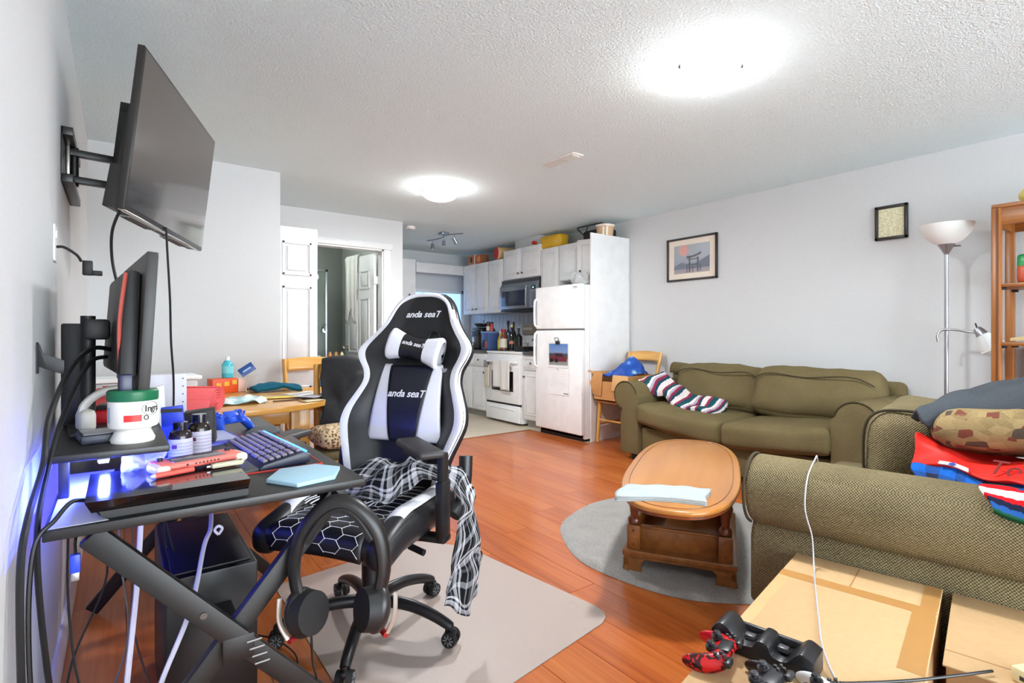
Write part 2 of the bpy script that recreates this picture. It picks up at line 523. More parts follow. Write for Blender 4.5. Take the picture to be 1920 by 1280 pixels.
bl = bpy.data.lights.new('bathroom_fill', 'POINT'); bl.energy = 5; bl.shadow_soft_size = .08; bl.color = (.95, 1.0, .92)  # fill light added to brighten the open door; no fixture here
blo = bpy.data.objects.new('bathroom_fill', bl); COL.objects.link(blo); blo.location = (1.62, 6.1, 2.3)
# ================================================================== kitchen
m_cab = plain('cabinet_white', (238, 238, 237), .38, var=.01)
m_dark = plain('matte_black', (22, 22, 24), .5)
m_knob = plain('pewter_knob', (95, 92, 88), .3, .9)
def cab_door(parent, y0, y1, z0, z1, x, knob=None, name='door'):
    """shaker style raised panel door on a face looking to -X"""
    g = .003
    d = MB().span((x - .02, y0 + g, z0 + g), (x, y1 - g, z1 - g), .004).o(name, m_cab, parent)
    w = .055 if (y1 - y0) > .2 else .035
    if z1 - z0 < .2: w = .03
    mb = MB()
    for a, b, c, e in ((y0 + w, y1 - w, z0 + w, z0 + w + .012), (y0 + w, y1 - w, z1 - w - .012, z1 - w), (y0 + w, y0 + w + .012, z0 + w, z1 - w), (y1 - w - .012, y1 - w, z0 + w, z1 - w)):
        mb.span((x - .027, a, c), (x - .02, b, e), .003, 1)
    mb.span((x - .025, y0 + w + .03, z0 + w + .03), (x - .02, y1 - w - .03, z1 - w - .03), .004, 1)
    mb.o('panel', m_cab, d)
    if knob:
        MB().cyl((x - .02, knob[0], knob[1]), (x - .036, knob[0], knob[1]), .006, n=10).ball((x - .04, knob[0], knob[1]), (.018, .028, .028), 8).o('knob', m_knob, d)
    return d
def cab(name, label, x0, y0, y1, z0, z1, cat='cabinet', group=None):
    c = thing(name, label, cat, (0, 0, 0), group=group)
    MB().span((x0, y0 + .001, z0), (XR - .002, y1 - .001, z1), .002).o('body', m_cab, c)
    return c
XU = 4.31
c = cab('wall_cabinet', 'tall white wall cabinet in the kitchen corner, three panelled doors', XU, 5.945, 6.995, 1.46, 2.215)
cab_door(c, 6.66, 6.99, 1.46, 2.21, XU, (6.70, 1.53)); cab_door(c, 6.33, 6.655, 1.46, 2.21, XU, (6.61, 1.53)); cab_door(c, 5.95, 6.30, 1.46, 2.21, XU)
c = cab('wall_cabinet', 'short white wall cabinet over the microwave, two doors', XU, 5.125, 5.94, 1.895, 2.31)
cab_door(c, 5.535, 5.93, 1.9, 2.305, XU, (5.575, 1.97)); cab_door(c, 5.135, 5.53, 1.9, 2.305, XU, (5.49, 1.97))
c = cab('wall_cabinet', 'narrow tall white wall cabinet between microwave and refrigerator top', XU, 4.78, 5.12, 1.46, 2.235)
cab_door(c, 4.785, 5.115, 1.46, 2.23, XU)
c = cab('wall_cabinet', 'white wall cabinet above the refrigerator with one door ajar', XU, 3.995, 4.775, 1.80, 2.235)
cab_door(c, 4.40, 4.77, 1.80, 2.23, XU)
dj = cab_door(c, 3.998, 4.38, 1.80, 2.23, XU, (4.33, 1.87))
dj.matrix_local = Matrix.Translation((XU, 3.998, 0)) @ Matrix.Rotation(R(14), 4, 'Z') @ Matrix.Translation((-XU, -3.998, 0))
MB().span((XU - .004, 4.385, 1.80), (XU, 4.398, 2.23)).o('gap_shade_strip', m_dark, c)  # black strip put in as the shade of the gap between the doors
c = thing('wall_cabinet', 'white wall cabinet beside the kitchen window, next to the wall corner', 'cabinet')
MB().span((2.612, 7.02, 1.46), (3.485, 7.345, 2.25), .002).o('body', m_cab, c)
dd = MB().span((2.62, 7.0, 1.46), (3.05, 7.02, 2.25), .004).o('door', m_cab, c); dd = MB().span((3.056, 7.0, 1.46), (3.48, 7.02, 2.25), .004).o('door', m_cab, c)
MB().cyl((3.37, 7.0, 1.73), (3.37, 6.975, 1.73), .007, n=10).ball((3.37, 6.97, 1.73), (.028, .018, .028), 8).o('knob', m_knob, dd)
struct('trim_3', MB().span((4.36, 5.2, 2.315), (XR - .002, 5.75, ZC - .001), .003), m_wall, label='boxed-in vent duct above the microwave cabinet', cat='trim')
# tall end panel beside the refrigerator
tag(MB().span((4.03, 3.972, .004), (XR - .002, 3.99, 2.239), .002).o('end_panel', m_cab), 'tall white end panel closing the kitchen run beside the refrigerator', 'panel')

# base cabinets
XB = 4.03
m_toe = plain('toe_kick_grey', (165, 163, 158), .6)
def base(label, y0, y1, fronts):
    c = thing('base_cabinet', label, 'cabinet')
    MB().span((XB, y0 + .001, .1), (XR - .002, y1 - .001, .895), .002).o('body', m_cab, c)
    MB().span((XB + .06, y0 + .001, .004), (XR - .1, y1 - .001, .1)).o('toe_kick', m_toe, c)
    for a, b, k in fronts:
        cab_door(c, a, b, .715, .885, XB, ((a + b) / 2, .8), 'drawer'); cab_door(c, a, b, .11, .70, XB, (k, .63))
    return c
base('narrow white base cabinet squeezed between stove and refrigerator', 4.79, 5.13, [(4.795, 5.125, 5.09)])
base('white base cabinet run on the window side of the stove', 5.93, 6.99, [(5.94, 6.30, 5.98), (6.305, 6.65, 6.61), (6.655, 6.985, 6.69)])
m_ctop = plain('grey_speckled_counter', (88, 86, 84), .35, nb=.02, ns=200, var=.2)
tag(MB().span((4.005, 4.785, .896), (XR - .002, 5.132, .934), .006).o('countertop', m_ctop), 'short grey countertop between stove and refrigerator', 'countertop')
tag(MB().span((4.005, 5.928, .896), (XR - .002, 7.0, .934), .006).span((2.7, 7.0, .896), (XR - .002, 7.345, .934), .006).o('countertop', m_ctop), 'long grey countertop on the window side of the stove', 'countertop')
c = thing('base_cabinet', 'white base cabinet under the kitchen window', 'cabinet')
MB().span((2.7, 7.02, .1), (3.98, 7.34, .895), .002).o('body', m_cab, c); MB().span((2.7, 7.08, .004), (3.98, 7.3, .1)).o('toe_kick', m_toe, c)
# backsplash of upright beadboard strips
bs = struct('trim_4', MB().span((XR - .008, 4.79, .935), (XR - .001, 7.34, 1.458)), plain('backsplash_grey', (196, 197, 198), .4), label='pale grey beadboard backsplash behind the stove', cat='backsplash')
slm = MB().box((0, 0, 0), (.006, .094, .52), .002, 1).mesh('board'); slm.materials.append(plain('backsplash_board', (205, 206, 208), .4))
for i in range(25):
    b_ = bpy.data.objects.new('board', slm); COL.objects.link(b_); b_.parent = bs; b_.location = (XR - .011, 4.85 + i * .1, 1.196)

# ------------------------------------------------------------------ stove
m_app = plain('appliance_white', (244, 244, 244), .22, var=.008)
m_blackglass = plain('black_glass', (14, 15, 17), .08)
st = thing('stove', 'white freestanding electric stove with towel on its oven handle', 'stove', (3.985, 5.535, 0))
W = .378
MB().span((.03, -W, .03), (.64, W, .905), .006).o('body', m_app, st)
MB().span((.012, -W, .905), (.60, W, .932), .008).o('cooktop', m_app, st)
for (bx, by, br) in ((.18, -.19, .1), (.18, .19, .08), (.43, -.19, .08), (.43, .19, .1)):
    MB().cyl((bx, by, .93), (bx, by, .942), br, n=24).o('burner', m_dark, st)
od = MB().span((0, -W + .004, .27), (.035, W - .004, .85), .01).o('oven_door', m_app, st)
MB().span((-.002, -.24, .42), (.01, .24, .68), .012).o('oven_window', m_blackglass, od)
hd = MB().tube([(.0, -.3, .8), (-.035, -.29, .8), (-.035, .29, .8), (0, .3, .8)], .011, 10, 5); hd.o('handle', m_app, od)
dr = MB().span((.0, -W + .004, .035), (.035, W - .004, .245), .012).o('drawer', m_app, st)
MB().span((-.012, -.28, .188), (.004, .28, .206), .008).o('drawer_lip', m_app, dr)
MB().span((.02, -W, .245), (.03, W, .27)).o('gap_shade_strip', m_dark, st)  # dark strip standing in for shade between oven door and drawer
bg_ = MB().prism([(.56, .932), (.645, .932), (.645, 1.15), (.60, 1.15)], -W, W, 'xz', .006).o('backguard', m_app, st)
for ky in (-.3, -.2, .2, .3):
    MB().cyl((.585, ky, 1.05), (.56, ky, 1.045), .024, .02, 16).o('knob', m_app, bg_)
MB().span((.584, -.1, 1.02), (.59, .1, 1.09), .003).o('clock_display', m_blackglass, bg_)
# towels on the oven handle
def hang(y0, y1, zt, zb, x, amp):
    def fn(u, v):
        s = u * 2 - 1
        xx = x - .016 * (1 if u > .12 else -1 + u / .06) - amp * math.sin(v * 9 + 1) * u
        return (xx, y0 + (y1 - y0) * v, zt - (zt - zb) * max(0, (u - .1) / .9) if u > .1 else zt - .1 + u)
    return fn
m_tea = cloth('white_tea_towel', (226, 223, 216), (243, 241, 236))
tag(MB().grid(hang(5.5, 5.68, .823, .47, 3.952, .004), 16, 14).o('tea_towel', m_tea, thick=.005), 'white tea towel hanging on the oven handle, nearer the window', 'towel')
tag(MB().grid(hang(5.3, 5.5, .823, .44, 3.945, .005), 16, 14).o('tea_towel', m_tea, thick=.005), 'longer white tea towel hanging on the oven handle, nearer the refrigerator', 'towel')
om = thing('oven_mitt', 'cream oven mitt hanging by the edge of the stove', 'oven mitt', (3.96, 5.85, .6))
MB().soft((0, 0, 0), (.03, .11, .3), .014, (0, .0, 0), 8).o('mitt', cloth('cream_quilt', (196, 188, 170), (222, 215, 200)), om)
MB().soft((-.003, .0, .16), (.034, .1, .1), .014, (0, 0, 0), 8).o('cuff', stripes('mitt_print', [(40, 40, 44), (230, 230, 225), (120, 118, 112)], .04, 0, .5), om)

# ------------------------------------------------------------------ microwave
mw = thing('microwave', 'stainless over-the-range microwave under the short wall cabinet', 'microwave', (4.25, 5.535, 1.475))
m_steel = plain('brushed_steel', (150, 155, 162), .3, .85)
W = .405
MB().span((.02, -W, 0), (.385, W, .415), .006).o('body', plain('microwave_case', (60, 62, 66), .4), mw)
MB().prism([(-.0, .325), (.02, .325), (.06, .415), (.045, .415)], -W, W, 'xz').o('vent_hood', m_steel, mw)
dm = MB().span((-.012, -W + .15, .02), (.02, W, .325), .006).o('door', m_steel, mw)
MB().span((-.016, -W + .23, .06), (-.011, W - .045, .265), .004).o('window', plain('microwave_window', (38, 48, 70), .08), dm)
MB().tube([(-.012, -W + .185, .05), (-.045, -W + .185, .07), (-.045, -W + .185, .28), (-.012, -W + .185, .3)], .01, 8, 5).o('handle', plain('chrome', (215, 218, 222), .12, 1.0), dm)
cp = MB().span((-.012, -W, .02), (.02, -W + .145, .325), .005).o('control_panel', m_steel, mw)
MB().span((-.015, -W + .03, .262), (-.011, -W + .12, .3), .002).o('display', plain('display_dark', (18, 30, 36), .1), cp)
MB().box((-.0155, -W + .075, .281), (.001, .03, .012)).o('lit_digits', emis('led_digits', (120, 230, 235), 2.0), cp)
bmsh = MB().box((0, 0, 0), (.004, .024, .018), .002, 1).mesh('button'); bmsh.materials.append(plain('button_grey', (110, 112, 116), .4))
for i in range(7):
    for j in range(3):
        b_ = bpy.data.objects.new('button', bmsh); COL.objects.link(b_); b_.parent = cp; b_.location = (-.0135, -W + .042 + j * .032, .06 + i * .027)
MB().span((.0, -W, -.012), (.36, W, .004), .003).o('underside', m_dark, mw)

# ------------------------------------------------------------------ refrigerator
fr = thing('refrigerator', 'white top-freezer refrigerator at the end of the kitchen run', 'refrigerator', (3.905, 3.997, 0))
FW = .762
MB().span((.06, 0, .03), (.70, FW, 1.685), .01).o('body', m_app, fr)
MB().span((0, -.002, .075), (.062, FW, 1.196), .016, 3).o('door', m_app, fr)
fz = MB().span((0, -.002, 1.212), (.062, FW, 1.694), .016, 3).o('freezer_door', m_app, fr)
for dpar, z0, z1 in ((fr.children[1], .78, 1.17), (fz, 1.24, 1.56)):
    MB().tube([(.0, FW - .03, z0), (-.035, FW - .035, z0 + .03), (-.04, FW - .035, (z0 + z1) / 2), (-.035, FW - .035, z1 - .03), (.0, FW - .03, z1)], .013, 10, 5).o('handle', m_app, dpar)
MB().span((.03, .005, 1.195), (.06, FW - .005, 1.213)).o('gasket', plain('gasket_grey', (120, 120, 122), .6), fr)
MB().span((.06, .03, .0), (.12, FW - .03, .07)).o('kick_grille', m_dark, fr)
MB().cyl((.08, .08, .004), (.08, .08, .06), .02, n=12).o('foot', plain('grey_plastic', (120, 120, 122), .5), fr); MB().cyl((.08, FW - .08, .004), (.08, FW - .08, .06), .02, n=12).o('foot', plain('grey_plastic', (120, 120, 122), .5), fr)
MB().box((-.002, .08, 1.655), (.003, .09, .03), .001).o('energy_sticker', plain('sticker_white', (225, 226, 226), .4), fz)
MB().box((-.0035, .085, 1.66), (.001, .055, .006)).o('sticker_print', plain('print_grey', (90, 90, 92), .5), fz)
# things stuck on the fridge door
def photo_mat():
    t = NT('car_photo_print'); t.rough(.25)
    c = t.n('ShaderNodeTexCoord'); s = t.n('ShaderNodeSeparateXYZ'); t.l(c.outputs['Generated'], s.inputs[0])
    t.col(t.ramp(s.outputs[2], [(0, (150, 152, 150)), (.28, (120, 122, 120)), (.36, (70, 82, 70)), (.52, (60, 72, 80)), (.6, (120, 150, 190)), (1, (88, 128, 190))])); return t.m
ph = thing('photo_print', 'photo of a dark red car clipped to the refrigerator door', 'photo', (3.902, 4.35, .78))
MB().span((-.002, -.13, 0), (0, .13, .3), .0).o('paper', plain('photo_paper', (235, 235, 235), .3), ph)
MB().span((-.0035, -.117, .03), (-.002, .117, .275)).o('picture', photo_mat(), ph)
MB().prism([(.1, .075), (.105, .12), (.07, .135), (.04, .17), (-.05, .17), (-.08, .13), (-.105, .115), (-.1, .075)], -.0055, -.0035, 'yz').o('car_shape', plain('car_red', (112, 34, 48), .3), ph)
for yy in (.02, .085): MB().cyl((-.0055, yy, .085), (-.0065, yy, .085), .024, n=14).o('car_wheel', m_dark, ph)
MB().prism([(.03, .132), (.03, .162), (-.045, .162), (-.065, .132)], -.0065, -.0055, 'yz').o('car_glass', plain('car_glass', (40, 44, 54), .2), ph)
ph.scale = (1, 1.32, .97)
mc = thing('magnetic_clip', 'dark spring clip magnet holding the car photo', 'magnet', (3.9, 4.35, 1.06))
MB().box((-.012, 0, .0), (.02, .06, .035), .006).o('jaw', m_dark, mc); MB().tube([(-.02, -.02, .015), (-.03, -.03, .05), (-.03, .03, .05), (-.02, .02, .015)], .004, 8, 4).o('handle_wire', m_knob, mc)
nt = thing('paper_note', 'white handwritten note below the car photo on the refrigerator', 'paper', (3.902, 4.345, .48))
MB().span((-.002, -.13, 0), (0, .13, .34)).o('sheet', plain('note_white', (240, 240, 240), .6), nt)
for i in range(6): MB().span((-.0026, -.1 + .01 * (i % 3), .12 + i * .03), (-.002, .1 - .015 * (i % 2), .122 + i * .03)).o('writing_line', plain('faint_ink', (205, 206, 210), .6), nt)
MB().span((-.0026, -.12, .02), (-.002, -.06, .03)).o('printed_mark', plain('print_dark', (60, 60, 64), .6), nt)
nt.scale = (1, 1.32, .85)
tag(MB().cyl((3.902, 4.35, .772), (3.888, 4.35, .772), .014, n=14).o('magnet', plain('magnet_white', (210, 210, 210), .3)), 'small round magnet between photo and note', 'magnet')
bag = thing('plastic_bag', 'crumpled clear plastic bag of containers on top of the refrigerator', 'bag', (4.12, 4.15, 1.70))
MB().soft((0, 0, .055), (.22, .27, .13), .05, (.0, .0, .0), 12, .035, 22).o('bag_film', glassy('clear_film', (225, 226, 226), .12, .45), bag)
MB().soft((.0, .02, .05), (.15, .18, .09), .02, (0, 0, 0), 6).o('container', plain('clear_grey', (200, 202, 204), .2), bag)

# ------------------------------------------------------------------ on top of the wall cabinets
def cerealbox(name, label, loc, d, cface, cside, rz=0):
    b = thing(name, label, 'box', loc, rz, 'food boxes on the wall cabinets')
    MB().box((0, 0, d[2] / 2), d, .002, 1).o('carton', cside, b)
    MB().box((-d[0] / 2 - .001, 0, d[2] / 2), (.002, d[1] * .94, d[2] * .94)).o('front_print', cface, b)
    return b
b = cerealbox('cereal_box', 'white and orange food box beside the corner on the wall cabinets', (4.375, 6.80, 2.216), (.12, .17, .15), plain('box_orange', (205, 130, 88), .5), plain('box_white', (225, 222, 215), .5))
MB().box((-.063, .0, .075), (.002, .06, .08), .001).o('print_badge', plain('box_dark_print', (90, 50, 40), .5), b)
b = cerealbox('cereal_box', 'orange-red food box second from the corner on the wall cabinets', (4.375, 6.59, 2.216), (.12, .17, .13), plain('box_red', (205, 96, 58), .5), plain('box_brown', (150, 100, 62), .5))
MB().cyl((-.062, 0, .065), (-.064, 0, .065), .045, n=16).o('print_badge', plain('box_badge', (225, 150, 90), .5), b)
tb = thing('snack_tube', 'cardboard tube with red end lying on the wall cabinets', 'tube', (4.31, 6.12, 2.308), R(-14))
MB().cyl((0, 0, 0), (.27, -.02, 0), .088, n=24).o('tube', plain('tube_tan', (214, 178, 120), .5), tb); MB().cyl((-.008, 0, 0), (0, 0, 0), .09, n=24).o('end_cap', plain('cap_red', (205, 22, 26), .4), tb); MB().cyl((-.004, 0, 0), (.004, 0, 0), .0925, n=24).o('rim', plain('rim_pink', (230, 180, 175), .4), tb)
sb = thing('sauce_bottle', 'red-capped bottle lying on the microwave cabinet', 'bottle', (4.32, 5.30, 2.345), R(-10))
MB().lathe([(.001, 0), (.02, .0), (.02, .03), (.026, .035), (.032, .06), (.032, .15), (.001, .15)], 16, Matrix.Rotation(R(90), 4, 'Y')).o('bottle_body', plain('amber_bottle', (160, 100, 45), .2), sb); MB().cyl((-.012, 0, 0), (.018, 0, 0), .024, n=14).o('cap', plain('cap_red', (205, 22, 26), .4), sb)
yb = thing('pasta_bag', 'yellow food bag with window lying above the narrow wall cabinet', 'bag', (4.395, 4.98, 2.237), R(0))
MB().soft((0, 0, .08), (.16, .38, .16), .03, (.01, .01, .01), 8, .012, 14).o('bag', plain('bag_yellow', (225, 178, 38), .35), yb)
MB().soft((-.035, -.06, .05), (.09, .2, .08), .02, (0, 0, .0), 6, .01, 20).o('bag_window', plain('pasta_view', (200, 186, 140), .4), yb)
MB().box((-.076, .11, .07), (.006, .03, .07), .002).o('print_letter', plain('print_red', (150, 60, 40), .5), yb); MB().box((-.076, .115, .1), (.006, .07, .015), .002).o('print_letter', plain('print_red', (150, 60, 40), .5), yb)
gp = thing('folding_grill', 'black folding grill pan with wire handle above the refrigerator', 'grill', (4.42, 4.24, 2.237))
MB().soft((0.02, 0, .06), (.24, .32, .11), .03, (0, 0, 0), 8).o('pan', m_dark, gp)
MB().tube([(-.1, .13, .06), (-.13, .2, .14), (-.1, .2, .165), (-.08, -.12, .165), (-.1, -.14, .12)], .008, 8, 3).o('handle', m_dark, gp)
MB().tube([(-.1, .1, .1), (-.11, .06, .16)], .006, 8, 1).o('strut', m_dark, gp)
bk = thing('plastic_bucket', 'beige plastic tub with lid on top of the end panel cabinet', 'tub', (4.38, 4.1, 2.237))
MB().lathe([(.001, 0), (.085, 0), (.1, .125), (.001, .125)], 32).o('tub', plain('tub_beige', (214, 178, 140), .35), bk); MB().lathe([(.105, .118), (.108, .122), (.108, .14), (.09, .146), (.001, .146)], 32, cap=False).o('lid', plain('tub_lid', (240, 225, 212), .35), bk)
for a in (-2.6, -2.2): MB().box((.098 * math.cos(a), .098 * math.sin(a), .06), (.006, .02, .1), .002, rz=a).o('label_strip', plain('tub_label', (245, 238, 220), .4), bk)

# ------------------------------------------------------------------ on the counter and stove
m_cblack = plain('gloss_black_plastic', (30, 30, 33), .25)
af = thing('air_fryer', 'black countertop air fryer at the far end of the counter', 'air fryer', (4.28, 6.42, .935))
MB().soft((0, 0, .16), (.28, .29, .32), .05, (0, 0, 0), 8).o('body', m_cblack, af); MB().box((-.143, 0, .11), (.012, .2, .17), .01).o('basket', plain('dark_grey_plastic', (52, 52, 56), .35), af)
MB().box((-.165, .0, .12), (.04, .03, .13), .01).o('handle', plain('chrome', (215, 218, 222), .12, 1.0), af); MB().box((-.146, .03, .27), (.004, .09, .016), .001).o('display', plain('display_grey', (150, 152, 156), .3), af)
fp = thing('frying_pan', 'black frying pan with pale handle resting on the air fryer', 'pan', (4.28, 6.42, 1.262))
MB().lathe([(.001, 0), (.1, 0), (.135, .05), (.13, .05), (.098, .006), (.001, .006)], 28, cap=False).o('pan', m_dark, fp); MB().tube([(-.06, -.1, .04), (-.1, -.17, .055), (-.16, -.24, .1)], lambda t: .009 + .003 * t, 8, 4).o('handle', plain('handle_grey', (176, 180, 186), .3), fp)
def bottle(name, label, loc, prof, mat, capmat, capr, caph, lab=None, group='bottles and jars by the stove'):
    b = thing(name, label, 'bottle', loc, 0, group)
    MB().lathe(prof, 18).o('glass', mat, b); zt = prof[-1][1]
    MB().cyl((0, 0, zt), (0, 0, zt + caph), capr, n=16).o('cap', capmat, b)
    if lab: MB().lathe([(lab[0] + .001, lab[1]), (lab[0] + .001, lab[2])], 18, cap=False).o('paper_label', lab[3], b)
    return b
def pf(r, h, nr, nh): return [(.001, 0), (r, .0), (r, h * .68), (nr * 1.3, h * .8), (nr, h * .85), (nr, h), (.001, h)]
m_dkglass = plain('dark_green_glass', (24, 28, 24), .08); m_amber = plain('brown_jar', (120, 70, 40), .15); m_yel = plain('yellow_oil', (205, 180, 40), .2)
m_capb = plain('black_cap', (25, 25, 27), .35); m_capr = plain('red_cap', (170, 40, 40), .35); m_lw = plain('label_cream', (226, 220, 200), .5); m_lg = plain('label_green', (120, 150, 60), .5)
sc_ = thing('storage_crate', 'blue plastic box of packets beside the stove', 'box', (4.22, 6.13, .935))
MB().span((-.11, -.09, 0), (.11, .09, .24), .012).o('box', plain('box_blue', (70, 96, 150), .35), sc_); MB().span((-.116, -.096, .235), (.116, .096, .26), .008).o('lid', plain('box_lid_blue', (122, 150, 196), .35), sc_)
MB().box((-.112, .03, .09), (.004, .06, .1), .001).o('print', plain('print_navy', (40, 44, 80), .4), sc_); MB().box((-.112, -.04, .07), (.004, .05, .11), .001).o('print', plain('print_redgold', (176, 90, 70), .4), sc_)
bottle('spice_jar', 'small jar with cream label on the blue box', (4.2, 6.17, 1.197), pf(.026, .11, .02, .02), m_amber, m_capb, .024, .025, (.026, .01, .07, m_lw))
bottle('spice_jar', 'small red jar on the blue box', (4.2, 6.08, 1.197), pf(.026, .11, .02, .02), plain('red_jar', (180, 60, 50), .3), m_capb, .024, .02)
bottle('oil_bottle', 'squat yellow oil bottle on the stove edge', (4.2, 5.875, .945), pf(.036, .22, .016, .03), m_yel, m_lw, .018, .03, (.036, .03, .13, plain('label_yellow', (232, 214, 90), .5)))
bottle('sauce_jar', 'wide brown jar with pale label on the stove', (4.15, 5.73, .945), pf(.052, .24, .03, .04), m_amber, m_capr, .034, .04, (.052, .03, .15, m_lw))
bottle('wine_bottle', 'dark bottle with green label on the stove', (4.22, 5.63, .945), pf(.034, .29, .012, .05), m_dkglass, m_capb, .014, .03, (.034, .05, .14, m_lg))
bottle('wine_bottle', 'dark bottle with yellow neck foil on the stove', (4.16, 5.56, .945), pf(.036, .3, .013, .05), m_dkglass, plain('gold_foil', (205, 190, 110), .3), .016, .04, (.036, .08, .12, plain('label_rose', (190, 120, 105), .5)))
bottle('wine_bottle', 'round black bottle at the end of the row on the stove', (4.2, 5.46, .945), pf(.05, .26, .014, .05), m_dkglass, m_capb, .016, .03)
bottle('wine_bottle', 'tall dark bottle behind the others against the backsplash', (4.42, 5.86, .936), pf(.034, .34, .012, .05), m_dkglass, m_capb, .014, .05)
bottle('wine_bottle', 'tall blue-black bottle behind the brown jar', (4.42, 5.99, .936), pf(.034, .35, .012, .05), plain('blue_black_glass', (36, 46, 70), .1), m_capb, .02, .06)
bx = thing('packing_box', 'brown cardboard carton on the stove backguard', 'box', (4.59, 5.72, 1.152))
MB().box((0, 0, .075), (.07, .24, .15), .003).o('carton', plain('carton_grey_brown', (150, 140, 125), .7), bx); MB().box((-.036, 0, .08), (.002, .2, .03)).o('print_band', plain('carton_print', (190, 184, 172), .6), bx)
bp = thing('baking_pan', 'dark baking pan on the front burner of the stove', 'pan', (4.2, 5.3, .944))
MB().span((-.13, -.1, 0), (.13, .1, .05), .01).o('pan', m_dark, bp); MB().span((-.11, -.085, .045), (.11, .085, .053), .004).o('food', plain('baked_brown', (120, 82, 56), .6), bp)
# ================================================================== ceiling fixtures
m_dome = emis('lit_glass_dome', (252, 251, 250), DOME_STRENGTH)
m_lwhite = plain('fixture_white', (235, 235, 232), .4)
def dome(label, x, y, r):
    d = thing('ceiling_light', label, 'ceiling light', (x, y, ZC), 0, 'glass dome ceiling lights')
    MB().lathe([(r * .82, 0), (r * .86, -.034), (r * .7, -.038), (.001, -.038)], 40, cap=False).o('base_plate', m_lwhite, d)
    pr = [(r * math.cos(a), -.04 - r * .48 * math.sin(a)) for a in [i * PI / 2 / 14 for i in range(14)]] + [(.001, -.04 - r * .48)]
    MB().lathe(pr, 40, cap=False).o('glass_dome', m_dome, d)
    bl_ = bpy.data.lights.new('dome_down_fill', 'AREA'); bl_.shape = 'DISK'; bl_.size = r * 1.1; bl_.energy = DOME_WATTS; bl_.color = (.955, .98, 1.0)  # added disk: more downward light without a hotter ring on the ceiling
    bo_ = bpy.data.objects.new('dome_down_fill', bl_); COL.objects.link(bo_); bo_.parent = d; bo_.location = (0, 0, -.045 - r * .48)
    for k in range(3):
        a = k * 2.094 + .9
        MB().box((r * 1.0 * math.cos(a), r * 1.0 * math.sin(a), -.042), (.018, .014, .02), .003, rz=a).o('clip', m_knob, d)
    return d
dome('large lit glass dome light on the ceiling over the coffee table', 2.262, 1.468, .162)
dome('smaller lit glass dome light on the ceiling nearer the kitchen', 2.265, 4.08, .16)
v = thing('ceiling_vent', 'white slotted air vent in the ceiling', 'vent', (2.62, 2.88, ZC))
MB().span((-.055, -.17, -.008), (.055, .17, 0), .003).o('frame', m_lwhite, v)
sm = MB().box((0, 0, 0), (.075, .009, .008), .002, 1, M=Matrix.Rotation(R(0), 4, 'X')).mesh('slat'); sm.materials.append(plain('vent_slat', (205, 203, 196), .4))
for i in range(15):
    q = bpy.data.objects.new('slat', sm); COL.objects.link(q); q.parent = v; q.location = (0, -.14 + i * .02, -.011); q.rotation_euler = (R(35), 0, 0)
tl = thing('track_light', 'brushed steel track light with three small spot heads in the kitchen', 'track light', (3.29, 5.83, ZC))
MB().box((0, 0, -.015), (.11, .11, .03), .008).o('ceiling_plate', m_steel, tl); MB().cyl((0, 0, -.03), (0, 0, -.05), .012).o('stem', m_steel, tl)
MB().tube([(-.05, .36, -.06), (0.02, .12, -.052), (-.02, -.12, -.052), (.06, -.36, -.06)], .007, 8, 6).o('rail', m_steel, tl)
for yy, tx in ((.3, 0), (0, 0), (-.26, .5)):
    h = MB().cyl((0, yy, -.06), (0, yy, -.10), .004, n=8).cyl((tx * -.03, yy, -.10), (tx * .06, yy, -.17), .018, .024, 16).o('spot_head', m_steel, tl)
    MB().cyl((tx * .06, yy, -.168), (tx * .062, yy, -.172), .02, n=14).o('bulb', plain('bulb_glass', (235, 235, 230), .2), h)
sd = thing('smoke_detector', 'white round smoke detector on the kitchen ceiling', 'smoke detector', (2.79, 5.75, ZC))
MB().lathe([(.06, 0), (.06, -.02), (.045, -.035), (.001, -.035)], 28, cap=False).o('housing', m_lwhite, sd); MB().cyl((0, 0, -.034), (0, 0, -.039), .012, n=12).o('test_button', plain('button_grey', (110, 112, 116), .4), sd)

# ================================================================== pictures on the long wall
m_frame = plain('black_frame', (38, 34, 31), .35)
def pic(name, label, y0, y1, z0, z1, fw):
    p = thing(name, label, 'picture', (XR, (y0 + y1) / 2, (z0 + z1) / 2)); a = (y1 - y0) / 2; b = (z1 - z0) / 2
    mb = MB()
    for q in ((-a, a, b - fw, b), (-a, a, -b, -b + fw), (-a, -a + fw, -b, b), (a - fw, a, -b, b)):
        mb.span((-.028, q[0], q[2]), (-.002, q[1], q[3]), .004)
    mb.o('frame', m_frame, p); return p, a, b
p, a, b = pic('framed_print', 'framed print of a torii gate in water under a pale red sun', 2.867, 3.445, 1.697, 2.138, .02)
MB().span((-.012, -a + .015, -b + .015), (-.006, a - .015, b - .015)).o('mat_board', plain('mat_cream', (232, 218, 200), .6), p)
def sky_mat():
    t = NT('print_sky'); t.rough(.25); c = t.n('ShaderNodeTexCoord'); s = t.n('ShaderNodeSeparateXYZ'); t.l(c.outputs['Generated'], s.inputs[0])
    n = t.noise(t.coord('Generated', (1, 2, 9)), 3)
    t.col(t.ramp(t.math('ADD', s.outputs[2], t.math('MULTIPLY', n, .12)), [(.0, (176, 150, 142)), (.16, (150, 144, 150)), (.27, (128, 138, 152)), (.5, (150, 158, 170)), (1, (158, 164, 172))])); return t.m
MB().span((-.014, -.205, -.145), (-.011, .205, .145)).o('printed_scene', sky_mat(), p)
x = -.0145
MB().cyl((-.014, .09, .09), (-.0148, .09, .09), .056, n=28).o('printed_sun', plain('print_sun', (208, 146, 134), .4), p)
hill = [(.205, -.07), (.15, -.045), (.11, -.03), (.06, -.05), (.03, -.045), (-.05, -.05), (-.12, -.02), (-.17, 0), (-.205, .02), (-.205, -.1), (.205, -.1)]
